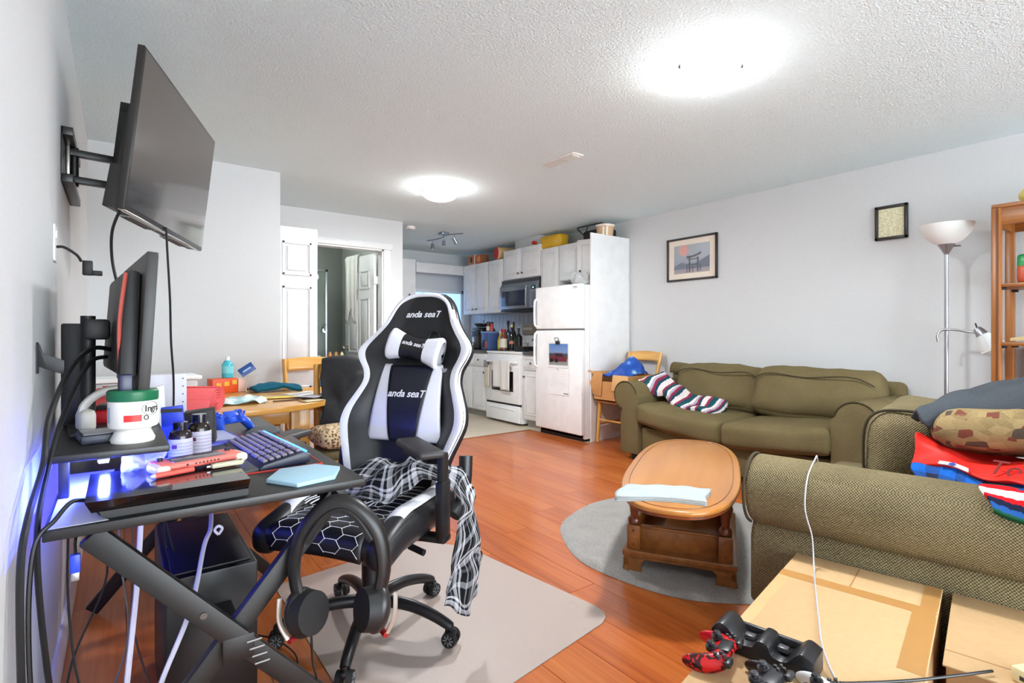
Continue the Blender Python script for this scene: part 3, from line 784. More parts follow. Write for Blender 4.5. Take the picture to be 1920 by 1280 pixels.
MB().prism(hill, -.0155, -.0142, 'yz').o('printed_hills', plain('print_hill', (84, 96, 116), .5), p)
m_tor = plain('print_torii', (52, 54, 66), .5)
tg = MB().prism([(.055, .0), (.05, .03), (0, .028), (-.06, .04), (-.115, .06), (-.11, .035), (-.06, .02), (0, .008)], -.0172, -.0156, 'yz')
tg.span((-.0172, -.09, -.012), (-.0156, .035, -.002))
for yy, w in ((.02, .016), (-.075, .016), (.05, .01), (-.02, .009), (-.105, .01)): tg.span((-.0172, yy - w / 2, -.135), (-.0156, yy + w / 2, .01 if w > .012 else -.06))
tg.span((-.0172, -.1, -.068), (-.0156, .045, -.06)).span((-.0172, -.1, -.1), (-.0156, .045, -.093))
tg.o('printed_gate', m_tor, p)
MB().span((-.0205, -a + .018, -b + .018), (-.0195, a - .018, b - .018)).o('glass', glassy('picture_glass', (255, 255, 255), .12, .05), p)
p, a, b = pic('framed_picture', 'small dark-framed pale golden picture near the floor lamp', 1.337, 1.546, 1.86, 2.116, .022)
t = NT('golden_print'); t.rough(.12); nz = t.noise(t.coord('Generated', (3, 3, 5)), 3); t.col(t.ramp(nz, [(.3, (206, 198, 150)), (.7, (240, 236, 210))])); t.b.inputs['Metallic'].default_value = .0
MB().span((-.014, -a + .018, -b + .018), (-.008, a - .018, b - .018)).o('printed_scene', t.m, p)

# ================================================================== floor lamp
m_silver = plain('silver_lamp', (172, 174, 178), .28, .85)
m_frost = NT('frosted_plastic'); m_frost.col((232, 228, 226)); m_frost.rough(.35); m_frost.b.inputs['Subsurface Weight'].default_value = .3; m_frost = m_frost.m
fl_ = thing('floor_lamp', 'silver torchiere floor lamp with white bowl and reading arm by the wall', 'floor lamp', (4.38, 1.055, 0))
MB().lathe([(.13, .0), (.13, .015), (.05, .03), (.014, .045), (.001, .045)], 32).o('base', m_silver, fl_)
MB().cyl((0, 0, .03), (0, 0, 1.70), .0115, n=16).o('pole', m_silver, fl_)
MB().lathe([(.012, 1.675), (.016, 1.685), (.045, 1.735), (.05, 1.745), (.001, 1.745)], 24).o('bowl_holder', m_silver, fl_)
MB().lathe([(.05, 1.742), (.085, 1.765), (.118, 1.8), (.138, 1.84), (.147, 1.872), (.142, 1.872), (.133, 1.842), (.112, 1.805), (.08, 1.772), (.04, 1.752), (.001, 1.75)], 40, cap=False).o('bowl_shade', m_frost, fl_)
MB().tube([(0, -.03, 1.728), (0, -.075, 1.725)], .004, 8, 1).o('switch', m_knob, fl_)
MB().tube([(-.03, .035, 1.10), (-.032, .04, 1.14), (-.025, .02, 1.175), (-.02, -.03, 1.18), (-.03, -.12, 1.165), (-.03, -.165, 1.155)], .0075, 10, 6).o('reading_arm', m_silver, fl_)
T = Matrix.Translation((-.035, -.185, 1.15)) @ Matrix.Rotation(R(-32), 4, 'X')
sh = MB().lathe([(.022, .02), (.03, .0), (.045, -.03), (.062, -.07), (.07, -.105), (.066, -.105), (.058, -.07), (.04, -.03), (.024, .0)], 32, T, cap=False).o('reading_shade', m_frost, fl_)
MB().lathe([(.001, .045), (.018, .045), (.024, .03), (.034, -.005), (.034, -.02), (.001, -.02)], 24, T).o('socket', m_silver, fl_); MB().tube([tuple(T @ Vector((0, 0, .04))), tuple(T @ Vector((0, -.01, .075)))], .004, 8, 1).o('switch', m_dark, fl_)

# ================================================================== bookshelf at the picture edge
m_oak = wood('orange_wood', (136, 80, 32), (166, 104, 46), 2, .35, 26)
m_oakx = wood('orange_wood_rail', (136, 80, 32), (170, 108, 50), 1, .35, 26)
bs_ = thing('bookshelf', 'open orange-brown wooden shelf unit against the wall by the floor lamp', 'bookshelf', (4.2, .80, 0))
SD, SW = .40, .95
for xx in (0, SD - .05):
    for yy in (-.045, -SW):
        MB().span((xx, yy, 0), (xx + .05, yy + .045, 1.915), .008).o('post', m_oak, bs_)
MB().span((-.004, -.034, .02), (.002, -.026, 1.9), .001).o('post_groove', plain('groove_brown', (96, 52, 22), .5), bs_)
MB().span((.008, -SW + .04, 1.80), (.03, -.04, 1.905), .004).o('top_rail', m_oakx, bs_)
MB().span((SD - .03, -SW + .04, 1.80), (SD - .008, -.04, 1.905), .004).o('top_rail', m_oakx, bs_)
MB().span((.0, -SW, 1.9), (SD, -.002, 1.925), .004).o('top_board', m_oakx, bs_)
for z in (1.44, 1.09, .7, .35):
    s_ = MB().span((.01, -SW + .02, z - .011), (SD - .01, -.03, z + .011), .003).o('shelf', m_oakx, bs_)
    for xx in (.04, SD - .05): MB().box((xx, -.05, z - .018), (.03, .03, .014), .003).o('shelf_peg', m_dark, s_)
for z in (.2, 1.84): MB().span((.05, -.036, z - .04), (SD - .05, -.012, z + .04), .003).o('side_rail', m_oakx, bs_)
gb = thing('snack_bag', 'green and red snack pack on the upper bookshelf board', 'snack pack', (4.36, .665, 1.452))
MB().soft((0, 0, .09), (.05, .09, .18), .02, (0, 0, 0), 6).o('pack', plain('pack_green', (20, 140, 72), .35), gb); MB().soft((-.004, 0, .06), (.05, .092, .11), .02, (0, 0, 0), 6).o('pack_print', plain('pack_red', (190, 80, 44), .4), gb)
yv = thing('yellow_vase', 'round yellow pot on top of the bookshelf', 'pot', (4.33, .645, 1.926))
MB().lathe([(.001, 0), (.03, 0), (.055, .035), (.055, .06), (.035, .09), (.03, .09), (.05, .06), (.02, .01), (.001, .01)], 24, cap=False).o('pot', plain('pot_yellow', (220, 200, 110), .3), yv)
wk = thing('wicker_basket', 'pale wicker bundle on the lower bookshelf board', 'basket', (4.38, .665, 1.102))
for k in range(5): MB().tube([(-.06, -.06, .006 + .004 * k), (-.05 + .02 * k, 0, .012 + .005 * k), (-.06, .07, .008 + .003 * k)], .004, 6, 5).o('cane', plain('cane', (206, 182, 136), .6), wk)
pk = thing('pink_folder', 'large pink panel standing behind the bookshelf boards', 'panel', (4.57, .53, .712))
MB().span((0, -.2, 0), (.012, .185, .34), .004).o('sheet', plain('pink_sheet', (226, 140, 134), .5), pk); MB().span((-.003, -.2, .3), (.001, .185, .315), .001).o('fold_line', plain('pink_line', (205, 118, 112), .5), pk)
sg = thing('straw_bundle', 'pale straw-coloured woven basket rim above the sweatshirt', 'basket', (4.36, .62, .712))
for k in range(9): MB().tube([(-.09, -.12, .04 + .014 * k), (-.11, 0, .05 + .016 * k), (-.09, .09, .03 + .013 * k), (.0, .12, .03 + .012 * k)], .008, 6, 5).o('cane', plain('straw', (214, 192, 148), .6), sg)
# ================================================================== seating
m_olive = weave('olive_upholstery', (80, 70, 44), (138, 124, 88), 1000, .5)
m_olive2 = weave('olive_upholstery_coarse', (58, 50, 34), (160, 146, 110), 640, .8, dist=.004)
m_pipe = plain('olive_piping', (62, 54, 34), .9)
def patch(net, nu, nv, wr=0.0, wf=9, seed=0, su=1, sv=1):
    """smooth sheet through a net of world points, with wrinkles"""
    N = [[Vector(p) for p in r] for r in net]
    def row(r, t):
        n = len(r) - 1; x = t * n; i = min(int(x), n - 1); f = x - i
        g = lambda q: r[max(0, min(n, q))]
        a, b, c, d = g(i - 1), g(i), g(i + 1), g(i + 2)
        return .5 * ((2 * b) + (c - a) * f + (2 * a - 5 * b + 4 * c - d) * f * f + (3 * b - a - 3 * c + d) * f ** 3)
    def fn(u, v):
        p = row([row(r, v) for r in N], u)
        if wr:
            p = p + Vector((noise.noise(p * wf + Vector((seed, 0, 0))), noise.noise(p * wf + Vector((0, seed + 5, 0))), noise.noise(p * wf + Vector((0, 9, seed))) * 1.3)) * wr
        return tuple(p)
    return MB().grid(fn, nu, nv, su, sv)
def arm_outline(w, rc, zc, rr, zb, n=22):
    """scroll arm section: upright base w wide, roll centred at (rc, zc)"""
    pts = [(0, zb), (w, zb), (w, zc)]
    a0, a1 = R(10), R(250)
    for i in range(n + 1):
        a = a0 + (a1 - a0) * i / n
        pts.append((rc + rr * math.cos(a), zc + rr * math.sin(a)))
    pts += [(0.012, zc - rr * 1.08), (0, zc - rr * 1.3)]
    return pts
def pipe_outline(pts, y, r, plane='xz'):
    return [(x, y, z) for x, z in pts]

# ------------------------------------------------------------------ three-seat sofa along the long wall
so = thing('sofa', 'olive green two-cushion sofa with rolled arms along the white wall', 'sofa', (3.75, 2.31, 0), R(-90))
# local x runs to world -Y, local y runs to world +X (depth)
HW = 1.01
ol = arm_outline(.21, .06, .585, .13, .06)
for sgn in (-1, 1):
    o_ = [(sgn * (HW - x), z) for x, z in ol]
    a_ = MB().prism(o_ if sgn < 0 else o_[::-1], 0, .8, 'xz', .012).o('arm', m_olive, so)
    MB().tube(pipe_outline(o_[3:], -.001, 0), .005, 6, 1).o('piping', m_pipe, a_)
MB().span((-HW + .18, .04, .06), (HW - .18, .84, .31), .02).o('base', m_olive, so)
MB().span((-HW + .02, .74, .06), (HW - .02, .87, .80), .05, 3).o('back_frame', m_olive, so)
bt = [(-HW + .02, .885), (-.6, .855), (-.2, .80), (.25, .79), (.7, .8), (HW - .12, .79), (HW - .02, .70)]
def backtop(u, v):
    x = -HW + .02 + (2 * HW - .04) * u
    z = lerp_tab(bt, x); a = v * PI
    return (x, .80 - .075 * math.cos(a), z - .12 + .1 * math.sin(a) ** .6)
MB().grid(backtop, 30, 12, 2, .3).o('back_top', m_olive, so, thick=.01)
def sag(dz):
    def f(P): return (P.x, P.y, P.z - dz * (1 - min(1, abs(P.x) / .8)) )
    return f
for k, (x0, x1) in enumerate(((-.805, .02), (.015, .805))):
    cx = (x0 + x1) / 2
    def wp(P, cx=cx):
        xx = P.x + cx
        return (P.x, P.y, P.z - .06 * max(0, 1 - ((xx - .02) / .75) ** 2) * (1 if P.y < .35 else 1))
    sc2 = MB().soft((cx, .32, .435), (x1 - x0, .72, .19), .055, (.0, .02, .025), 14, .008, 7, seed=k * 3, warp=wp).o('seat_cushion', m_olive, so)
# back cushions, leaning against the frame
def lean(cx, cy, cz, ang, rzz=0):
    return Matrix.Translation((cx, cy, cz)) @ Matrix.Rotation(rzz, 4, 'Z') @ Matrix.Rotation(R(ang), 4, 'X')
MB().soft((0, 0, 0), (.88, .2, .40), .085, (.0, .03, .02), 16, .018, 6, M=lean(-.40, .66, .665, -16)).o('back_cushion', m_olive, so)
rc = MB().soft((0, 0, 0), (.93, .22, .40), .09, (.01, .035, .02), 16, .02, 6, seed=9, M=lean(.46, .57, .675, -16)).o('back_cushion', m_olive, so)
for (cx, cy, cz, w) in ((-.40, .61, .855, .84), (.46, .515, .865, .88)):
    pts = [(cx - w / 2 + w * t, cy - .055 + .012 * math.sin(t * 7), cz - .035 + .012 * math.sin(t * 9 + cx) - .05 * abs(2 * t - 1) ** 6) for t in [i / 10 for i in range(11)]]
    MB().tube(pts, .005, 6, 3).o('cushion_piping', m_pipe, so)
for sx in (-1, 1):
    for yy in (.06, .8): MB().cyl((sx * (HW - .12), yy, 0.001), (sx * (HW - .12), yy, .07), .025, .03, 14).o('foot', m_dark, so)
m_strip = stripes('knit_stripes', [(226, 214, 214), (228, 218, 216), (150, 46, 76), (28, 78, 88), (30, 84, 92), (236, 226, 224), (178, 170, 186), (140, 44, 72), (26, 70, 84)], .24, 1, .10, interp='CONSTANT')
KN = [[(3.93, 3.25, .715), (3.93, 2.98, .60), (3.90, 2.75, .535), (3.93, 2.50, .50)],
      [(4.08, 3.27, .735), (4.05, 3.02, .65), (4.06, 2.75, .56), (4.08, 2.47, .545)],
      [(4.22, 3.22, .79), (4.20, 3.04, .70), (4.22, 2.76, .60), (4.22, 2.49, .575)]]
tag(patch(KN, 24, 34, .04, 6, 2, .45, .95).o('knit_blanket', m_strip, thick=.05, off=1, subd=1), 'striped teal, white and maroon knitted blanket bunched on the sofa', 'blanket')

# ------------------------------------------------------------------ armchair in front with its rolled arm towards the camera
s2 = thing('armchair', 'coarse-woven olive armchair with rolled arm beside the cardboard boxes', 'armchair', (2.09, 1.15, 0), R(10.8))
ol2 = arm_outline(.21, .075, .5, .142, .05, 30)
a2 = MB()
sec = ol2
def armsec(u, v):
    # round the section and let it swell slightly along its length
    n = len(sec); i = int(round(v * n)) % n
    x, z = sec[i]
    return (x, -u * 1.0, z + .012 * math.sin(u * 5) * (1 if z > .4 else 0))
a2.prism(sec, -1.0, 0, 'xz', .022, seg=3)
a_ = a2.o('arm', m_olive2, s2)
MB().tube([(x, .002, z) for x, z in ol2[3:-2]], .006, 8, 1).o('piping', m_pipe, a_)
MB().span((.2, -.95, .05), (1.27, -.06, .28), .02).o('base', m_olive2, s2)
MB().soft((.735, -.44, .355), (1.05, .74, .15), .05, (0, .02, .0), 12, .006).o('seat_cushion', m_olive2, s2)
bcw = MB().soft((0, 0, 0), (.80, .28, .37), .10, (.015, .03, .02), 16, .010, 8, M=lean(.86, -.47, .635, 3)).o('back_cushion', m_olive2, s2)
rg_ = sup_ring = [(.505, -.47 + .150 * math.copysign(abs(math.cos(t)) ** .6, math.cos(t)), .635 + .186 * math.copysign(abs(math.sin(t)) ** .6, math.sin(t))) for t in [i * 2 * PI / 40 for i in range(40)]]
MB().tube(rg_, .006, 8, 1, closed=True).o('piping', m_pipe, bcw)
MB().span((0, -1.25, .05), (1.27, -.95, .80), .06, 3).o('back_frame', m_olive2, s2)
for xx, yy in ((.06, -.06), (.06, -1.15), (1.2, -.1), (1.2, -1.15)): MB().cyl((xx, yy, .001), (xx, yy, .055), .025, n=12).o('foot', m_dark, s2)

# clothes piled on it
SWEAT = [[(2.60, .74, .80), (2.751, 0.70, 0.86), (2.942, 0.62, 0.91), (3.055, 0.47, 0.96), (3.036, 0.35, 0.99)],
   [(2.49, 0.70, 0.845), (2.62, 0.64, 0.90), (2.74, 0.56, 0.935), (2.76, 0.42, 0.975), (2.70, 0.308, 0.99)],
   [(2.455, 0.665, 0.818), (2.53, 0.585, 0.868), (2.58, 0.50, 0.885), (2.55, 0.38, 0.92), (2.47, 0.275, 0.935)],
   [(2.47, 0.655, 0.79), (2.51, 0.575, 0.822), (2.53, 0.48, 0.825), (2.49, 0.366, 0.86), (2.42, 0.265, 0.885)]]
m_sweat = cloth('heather_grey', (44, 48, 54), (92, 98, 104), 160)
tag(patch(SWEAT, 30, 40, .014, 9, 1, .5, .7).o('sweatshirt', m_sweat, thick=.035, off=-1, subd=1), 'folded dark grey sweatshirt on top of the clothes pile', 'sweatshirt')
def tapestry():
    t = NT('tapestry_weave'); t.rough(.95); v = t.coord('UV', (9, 14, 1)); vo = t.n('ShaderNodeTexVoronoi'); vo.inputs['Scale'].default_value = 2.6; t.l(v, vo.inputs['Vector'])
    sp = t.n('ShaderNodeSeparateXYZ'); t.l(vo.outputs['Color'], sp.inputs[0])
    c = t.ramp(sp.outputs[0], [(0, (150, 128, 84)), (.35, (176, 152, 104)), (.55, (120, 52, 40)), (.66, (164, 140, 94)), (.85, (74, 62, 54)), (.93, (150, 128, 86))], 'CONSTANT')
    n = t.noise(t.coord('UV', (90, 240, 1)), 1, 3); t.col(t.mix(t.math('MULTIPLY', n, .5), c, (96, 80, 54))); t.bump(n, .5, .004); return t.m
tc = MB().soft((0, 0, 0), (.34, .44, .125), .06, (0, .01, .02), 14, .012, 8, M=Matrix.Translation((2.625, .44, .785)) @ Matrix.Rotation(R(10.8), 4, 'Z') @ Matrix.Rotation(R(-5), 4, 'X') @ Matrix.Rotation(R(12), 4, 'Y'))
tag(tc.o('tapestry_cushion', tapestry()), 'tan and red patterned tapestry cushion under the grey sweatshirt', 'cushion')
m_red = cloth('red_nylon', (214, 22, 22), (246, 60, 48), 8, .1, .5)
RED = [[(2.60, 0.70, 0.75), (2.66, 0.604, 0.73), (2.66, 0.491, 0.70), (2.62, 0.37, 0.70)],
   [(2.52, 0.70, 0.765), (2.55, 0.585, 0.70), (2.50, 0.47, 0.685), (2.46, 0.354, 0.705)],
   [(2.485, 0.70, 0.72), (2.465, 0.575, 0.700), (2.421, 0.463, 0.685), (2.366, 0.350, 0.70)],
   [(2.459, 0.700, 0.64), (2.405, 0.583, 0.672), (2.356, 0.459, 0.660), (2.284, 0.334, 0.675)],
   [(2.47, 0.69, 0.612), (2.43, 0.575, 0.645), (2.385, 0.459, 0.642), (2.31, 0.334, 0.655)]]
rj = thing('jacket', 'bright red jacket crumpled under the tapestry cushion', 'jacket')
patch(RED, 34, 40, .013, 11, 3, .4, .5).o('shell', m_red, rj, thick=.012, off=-1, subd=1)
text('Tor', 'stitched_lettering', .075, plain('dark_red_thread', (120, 10, 14), .7), rj, frame((2.375, .405, .694), (-.10, -.99, .02), (-.80, .06, .6)), .25, .0012)
BLUE = [[(2.50, 0.690, 0.65), (2.46, 0.559, 0.65), (2.42, 0.464, 0.64), (2.37, 0.346, 0.650)],
   [(2.462, 0.695, 0.648), (2.415, 0.565, 0.668), (2.345, 0.466, 0.645), (2.275, 0.340, 0.652)],
   [(2.42, 0.685, 0.625), (2.35, 0.562, 0.64), (2.29, 0.465, 0.632), (2.235, 0.336, 0.632)],
   [(2.36, 0.64, 0.60), (2.28, 0.545, 0.622), (2.24, 0.462, 0.622), (2.20, 0.330, 0.62)]]
m_blue = stripes('blue_check', [(26, 98, 190), (30, 104, 196), (28, 96, 186), (40, 44, 66), (44, 48, 70)], .13, 1, .1, both=True)
bl = thing('flannel_pants', 'blue and charcoal checked trousers with white side band under the red jacket', 'trousers')
patch(BLUE, 30, 36, .012, 12, 8, .3, .5).o('fabric', m_blue, bl, thick=.014, off=-1, subd=1)
WB = [[(2.412, .60, .681), (2.393, .555, .684), (2.372, .51, .677)], [(2.392, .60, .675), (2.372, .553, .678), (2.348, .505, .669)]]
wb = patch(WB, 6, 10).o('white_band', plain('band_white', (240, 240, 238), .6), bl, thick=.004)
leaf = [(0, -.011), (.002, -.004), (.009, -.006), (.007, 0), (.013, .004), (.006, .007), (.006, .012), (.002, .009), (0, .015), (-.002, .009), (-.006, .012), (-.006, .007), (-.013, .004), (-.007, 0), (-.009, -.006), (-.002, -.004)]
lf = MB().prism(leaf, 0, .0015, 'xy').o('leaf_emblem', plain('emblem_blue', (24, 62, 150), .5), bl); lf.matrix_local = frame((2.372, .556, .683), (-.35, -.93, .0), (-.45, .1, .9))
KT = [[(2.32, 0.47, 0.648), (2.32, 0.402, 0.65), (2.28, 0.329, 0.66)], [(2.275, 0.46, 0.648), (2.265, 0.390, 0.645), (2.227, 0.315, 0.65)], [(2.215, 0.430, 0.635), (2.195, 0.366, 0.63), (2.16, 0.315, 0.63)], [(2.165, 0.41, 0.60), (2.145, 0.36, 0.595), (2.115, 0.31, 0.59)]]
m_knit = stripes('holiday_knit', [(30, 88, 62), (206, 24, 34), (212, 26, 36), (236, 232, 228), (240, 236, 232), (206, 24, 34), (28, 34, 60), (40, 90, 160)], .21, 0, .10)
tag(patch(KT, 20, 24, .006, 14, 4, .22, .2).o('knit_sweater', m_knit, thick=.018, off=-1, subd=1), 'red, white and green knitted garment at the edge of the armchair arm', 'sweater')

# ================================================================== rug and coffee table
m_rug = NT('grey_shag'); m_rug.rough(1.0); v = m_rug.coord('Object'); n1 = m_rug.noise(v, 75, 5, .75); n2 = m_rug.noise(v, 9, 3)
m_rug.col(m_rug.mix(m_rug.math('ADD', m_rug.math('MULTIPLY', n1, .7), m_rug.math('MULTIPLY', n2, .3)), (104, 101, 98), (226, 223, 218))); m_rug.bump(n1, 1.0, .012); m_rug = m_rug.m
def rugfn(u, v):
    a = v * 2 * PI; r = .755 * u * (1 + .008 * math.sin(a * 9) * u)
    x, y = r * math.cos(a), r * math.sin(a)
    z = .014 + .006 * noise.noise(Vector((x * 5, y * 5, 0))) + .02 * math.exp(-(((x + .60) * .8 + (y + .10) * .6) / .05) ** 2) * sstep(.5, 1, u)
    if u > .985: z = .002
    return (x, y, z)
mbr = MB().grid(rugfn, 40, 96)
rg = tag(mbr.o('round_rug', m_rug, loc=(2.61, 1.76, 0), smooth=80), 'round grey shag rug under the coffee table', 'rug')
m_maple = wood('honey_maple', (164, 104, 42), (192, 130, 60), 0, .3, 9, .3, (178, 116, 52))
m_maple_d = wood('brown_maple', (104, 58, 20), (148, 92, 40), 0, .32, 16, .2)
m_cherry = wood('turned_cherry', (92, 40, 16), (128, 62, 28), 2, .25, 16, .3)
ct = thing('coffee_table', 'oval honey-coloured wooden coffee table with turned legs on the rug', 'coffee table', (2.386, 1.672, .018), R(30.9))
def sup(a, b, e, n=72):
    out = []
    for i in range(n):
        t = 2 * PI * i / n; c, s_ = math.cos(t), math.sin(t)
        out.append((a * math.copysign(abs(c) ** (2 / e), c), b * math.copysign(abs(s_) ** (2 / e), s_)))
    return out
A, B, TZ = .765, .275, .43
MB().prism(sup(A, B, 2.7), TZ - .022, TZ, 'xy', .009, seg=3, M=Matrix.Translation((.02, 0, 0))).o('table_top', m_maple, ct)
MB().prism(sup(A - .008, B - .008, 2.7), TZ - .034, TZ - .022, 'xy', M=Matrix.Translation((.02, 0, 0))).o('top_moulding', m_cherry, ct)
MB().tube([(x + .02, y, TZ + .0004) for x, y in sup(A - .035, B - .035, 2.7)], .0018, 6, 1, closed=True).o('inlay_groove', m_cherry, ct)
LX, LY = .33, .205
for sx in (-1, 1):
    for sy in (-1, 1):
        lg = MB().lathe([(.02, .215), (.03, .222), (.03, .24), (.018, .255), (.022, .29), (.032, .335), (.026, .36), (.016, .372), (.024, .382), (.024, .398), (.001, .398)], 24, c=(sx * LX, sy * LY, 0))
        lg.o('leg', m_cherry, ct)
        ps = MB().box((sx * LX, sy * LY, .158), (.062, .062, .115), .004).o('post', m_maple_d, ct)
        for zz in (.125, .19):
            MB().cyl((sx * (LX + .03), sy * LY, zz), (sx * (LX + .034), sy * LY, zz), .007, n=12).o('plug', m_cherry, ps)
for sx in (-1, 1):
    MB().span((sx * (LX - .012) - .009, -LY + .03, .1), (sx * (LX - .012) + .009, LY - .03, .20), .003).o('end_panel', m_maple_d, ct)
    MB().span((sx * (LX - .012) - .014, -LY + .03, .195), (sx * (LX - .012) + .014, LY - .03, .208), .004).o('end_panel_cap', m_maple_d, ct)
for sy in (-1, 1):
    MB().span((-LX + .03, sy * LY - .009, .1), (LX - .03, sy * LY + .009, .205), .003).o('side_panel', m_maple_d, ct)
mb = MB().span((-LX - .05, -LY - .05, .072), (LX + .05, LY + .05, .102), .007, 3).span((-LX - .042, -LY - .042, .06), (LX + .042, LY + .042, .074), .004)
mb.o('plinth', m_maple_d, ct)
ft = [(0, .062), (.1, .062), (.085, .045), (.082, .02), (.088, 0), (-.006, 0), (0, .03)]
for sx in (-1, 1):
    for sy in (-1, 1):
        m = MB()
        for k in range(1):
            q = [(sx * (LX + .045 - 0), 0)]
        m.prism([(sy * (LY + .045 - a), b) for a, b in ft], sx * (LX + .045), sx * (LX + .02), 'yz', .003)
        m.prism([(sx * (LX + .045 - a), b) for a, b in ft], sy * (LY + .045), sy * (LY + .02), 'xz', .003)
        m.o('bracket_foot', m_maple_d, ct)
m_cl = cloth('pale_grey_cloth', (150, 160, 162), (188, 195, 196), 90, .3)
fc = thing('folded_cloth', 'pale grey folded cloth lying across the coffee table end', 'cloth', (2.386, 1.672, .4485), R(30.9))
def clothfn(k):
    def f(u, v):
        y = -.165 + .36 * v + .01 * math.sin(u * 5); x = -.635 + .19 * u + .02 * math.sin(v * 4) - .05 * v
        z = .004 + .008 * k + .003 * math.sin(v * 20 + k) * math.sin(u * 7)
        return (x, y + .03, z)
    return f
for k in range(3): MB().grid(clothfn(k), 12, 30, .16, .5).o('fold', m_cl, fc, thick=.0075, off=-1)

# ================================================================== cardboard boxes in the foreground
m_card = plain('cardboard', (200, 164, 118), .8, nb=.04, ns=40, var=.03)
m_cardd = plain('cardboard_edge', (170, 126, 80), .85)
m_tape = plain('packing_tape', (190, 140, 82), .3, coat=.3)
cb = thing('cardboard_box', 'large flat cardboard box with tape beside the armchair arm', 'cardboard box', (2.118, .965, 0), R(10.8))
# local x towards world +X side (box spans -x), local y back towards -y
MB().span((-1.10, -.43, .004), (-.012, 0, .294), .004).o('carton', m_card, cb)
MB().span((-.22, -.435, .294), (-.008, .004, .299), .0015).o('flap', m_card, cb)
MB().span((-1.10, -.435, .2945), (-.225, .004, .3), .0015).o('flap', m_card, cb)
MB().span((-.255, -.43, .3), (-.2, .003, .3007)).o('tape_strip', m_tape, cb); MB().span((-.62, -.432, .3), (-.255, -.375, .3006)).o('tape_strip', m_tape, cb)
MB().span((-.20, -.432, .2995), (-.012, -.39, .3003)).o('tape_strip', m_tape, cb)
MB().span((-.7, -.03, .3), (-.2, .002, .3006)).o('tape_strip', plain('clear_tape', (214, 178, 128), .25, coat=.4), cb)
MB().span((-.2, -.205, .2992), (-.02, -.2, .2998)).o('crease', m_cardd, cb)
MB().soft((-1.09, -.015, .25), (.06, .05, .08), .02, (0, 0, 0), 6, .02, 30).o('torn_corner', plain('black_wrap', (24, 22, 22), .4), cb)
MB().span((-1.104, -.4, .05), (-1.1, -.03, .24)).o('side_print', m_dark, cb)
cb2 = thing('cardboard_box', 'second flattened cardboard carton further along the armchair arm', 'cardboard box', (2.198, .525, 0), R(10.8))
MB().span((-.36, -.6, .004), (0, -.012, .288), .004).o('carton', m_card, cb2)
MB().span((-.505, -.6, .288), (.004, -.012, .293), .0015).o('flap', m_card, cb2)
MB().span((-.42, -.6, .293), (-.415, -.012, .2935)).o('crease', m_cardd, cb2)
ts = thing('carton_gap_block', 'dark navy block added to fill the gap between the two cartons', 'tub', (1.55, .33, 0), R(10.8))
MB().span((-.5, -.3, .004), (.09, .07, .20), .02).o('tub', plain('gap_navy', (26, 28, 44), .5), ts); MB().span((-.51, -.31, .2), (.1, .08, .215), .006).o('rim', plain('gap_navy', (26, 28, 44), .5), ts)  # added block, dark in place of the gap under the carton flap
yl = thing('paper_packet', 'cream and yellow packet at the very corner of the second carton', 'packet', (1.80, .26, .2945), R(-25))
MB().span((-.05, -.12, 0), (.05, .02, .035), .004).o('packet', plain('cream_yellow', (236, 220, 170), .5), yl); MB().span((-.051, -.1, .01), (-.05, 0, .02)).o('print_line', plain('print_dark', (60, 60, 64), .6), yl)

# game controllers
def gamepad(name, label, loc, rot, m_body, m_dk, m_btn, m_pad=None):
    c = thing(name, label, 'game controller', loc, rot=rot, group='game controllers')
    def fn(u, v):
        a = u * 2 * PI; x = (-.5 + v) * .155
        ax = abs(x); grip = sstep(.035, .07, ax)
        yc = .012 - .045 * grip * sstep(.03, .077, ax); hy = .030 - .004 * (1 - grip) + .018 * grip
        zc = -.010 * grip; hz = .017 + .006 * grip
        e = max(0, 1 - (max(0, ax - .060) / .0178) ** 2) ** .5 if ax > .060 else 1
        return (x, yc + hy * e * math.cos(a), zc + hz * e * math.sin(a))
    MB().grid(fn, 24, 44).o('shell', m_body, c)
    MB().box((0, .022, .0155), (.056, .032, .006), .003).o('touch_pad', m_pad or m_dk, c)
    for sx in (-1, 1):
        b_ = MB().cyl((sx * .027, -.006, .012), (sx * .027, -.006, .021), .014, n=20).cyl((sx * .027, -.006, .02), (sx * .027, -.006, .026), .006, n=12).lathe([(.001, .033), (.008, .033), (.0105, .029), (.008, .026), (.001, .026)], 18, c=(sx * .027, -.006, 0)).o('thumbstick', m_dk, c)
    for dx, dy in ((0, .011), (0, -.011), (.011, 0), (-.011, 0)):
        MB().cyl((.052 + dx, .022 + dy, .012), (.052 + dx, .022 + dy, .0205), .005, n=14).o('button', m_btn, c)
        MB().box((-.052 + dx * .9, .022 + dy * .9, .0165), (.009 if dx else .007, .007 if dx else .009, .007), .002).o('dpad_key', m_btn, c)
    for sx in (-1, 1): MB().box((sx * .052, .042, .003), (.034, .016, .016), .005).o('shoulder_button', m_dk, c)
    return c
m_gk = plain('controller_black', (28, 28, 31), .35); m_gk2 = plain('controller_dark', (52, 52, 56), .4)
t = NT('red_camo'); t.rough(.3); nz = t.noise(t.coord('Object'), 32, 2); t.col(t.ramp(nz, [(0, (206, 18, 26)), (.52, (60, 12, 16)), (.62, (196, 22, 30))], 'CONSTANT')); m_rcam = t.m
gamepad('game_controller', 'red camouflage game controller lying on the cardboard box', (1.235, .765, .333), (R(6), 0, R(196)), m_rcam, m_gk, m_gk2)
gamepad('game_controller', 'black game controller on the cardboard box in front of the dock', (1.205, .63, .333), (R(8), 0, R(188)), m_gk, m_gk2, m_gk2)
gamepad('game_controller', 'white game controller cut off by the lower picture edge', (1.255, .535, .333), (R(6), 0, R(184)), plain('controller_white', (225, 226, 228), .35), m_gk, m_gk)
dk = thing('charging_dock', 'black double charging dock for controllers on the cardboard box', 'charging dock', (1.36, .705, .301), R(-80))
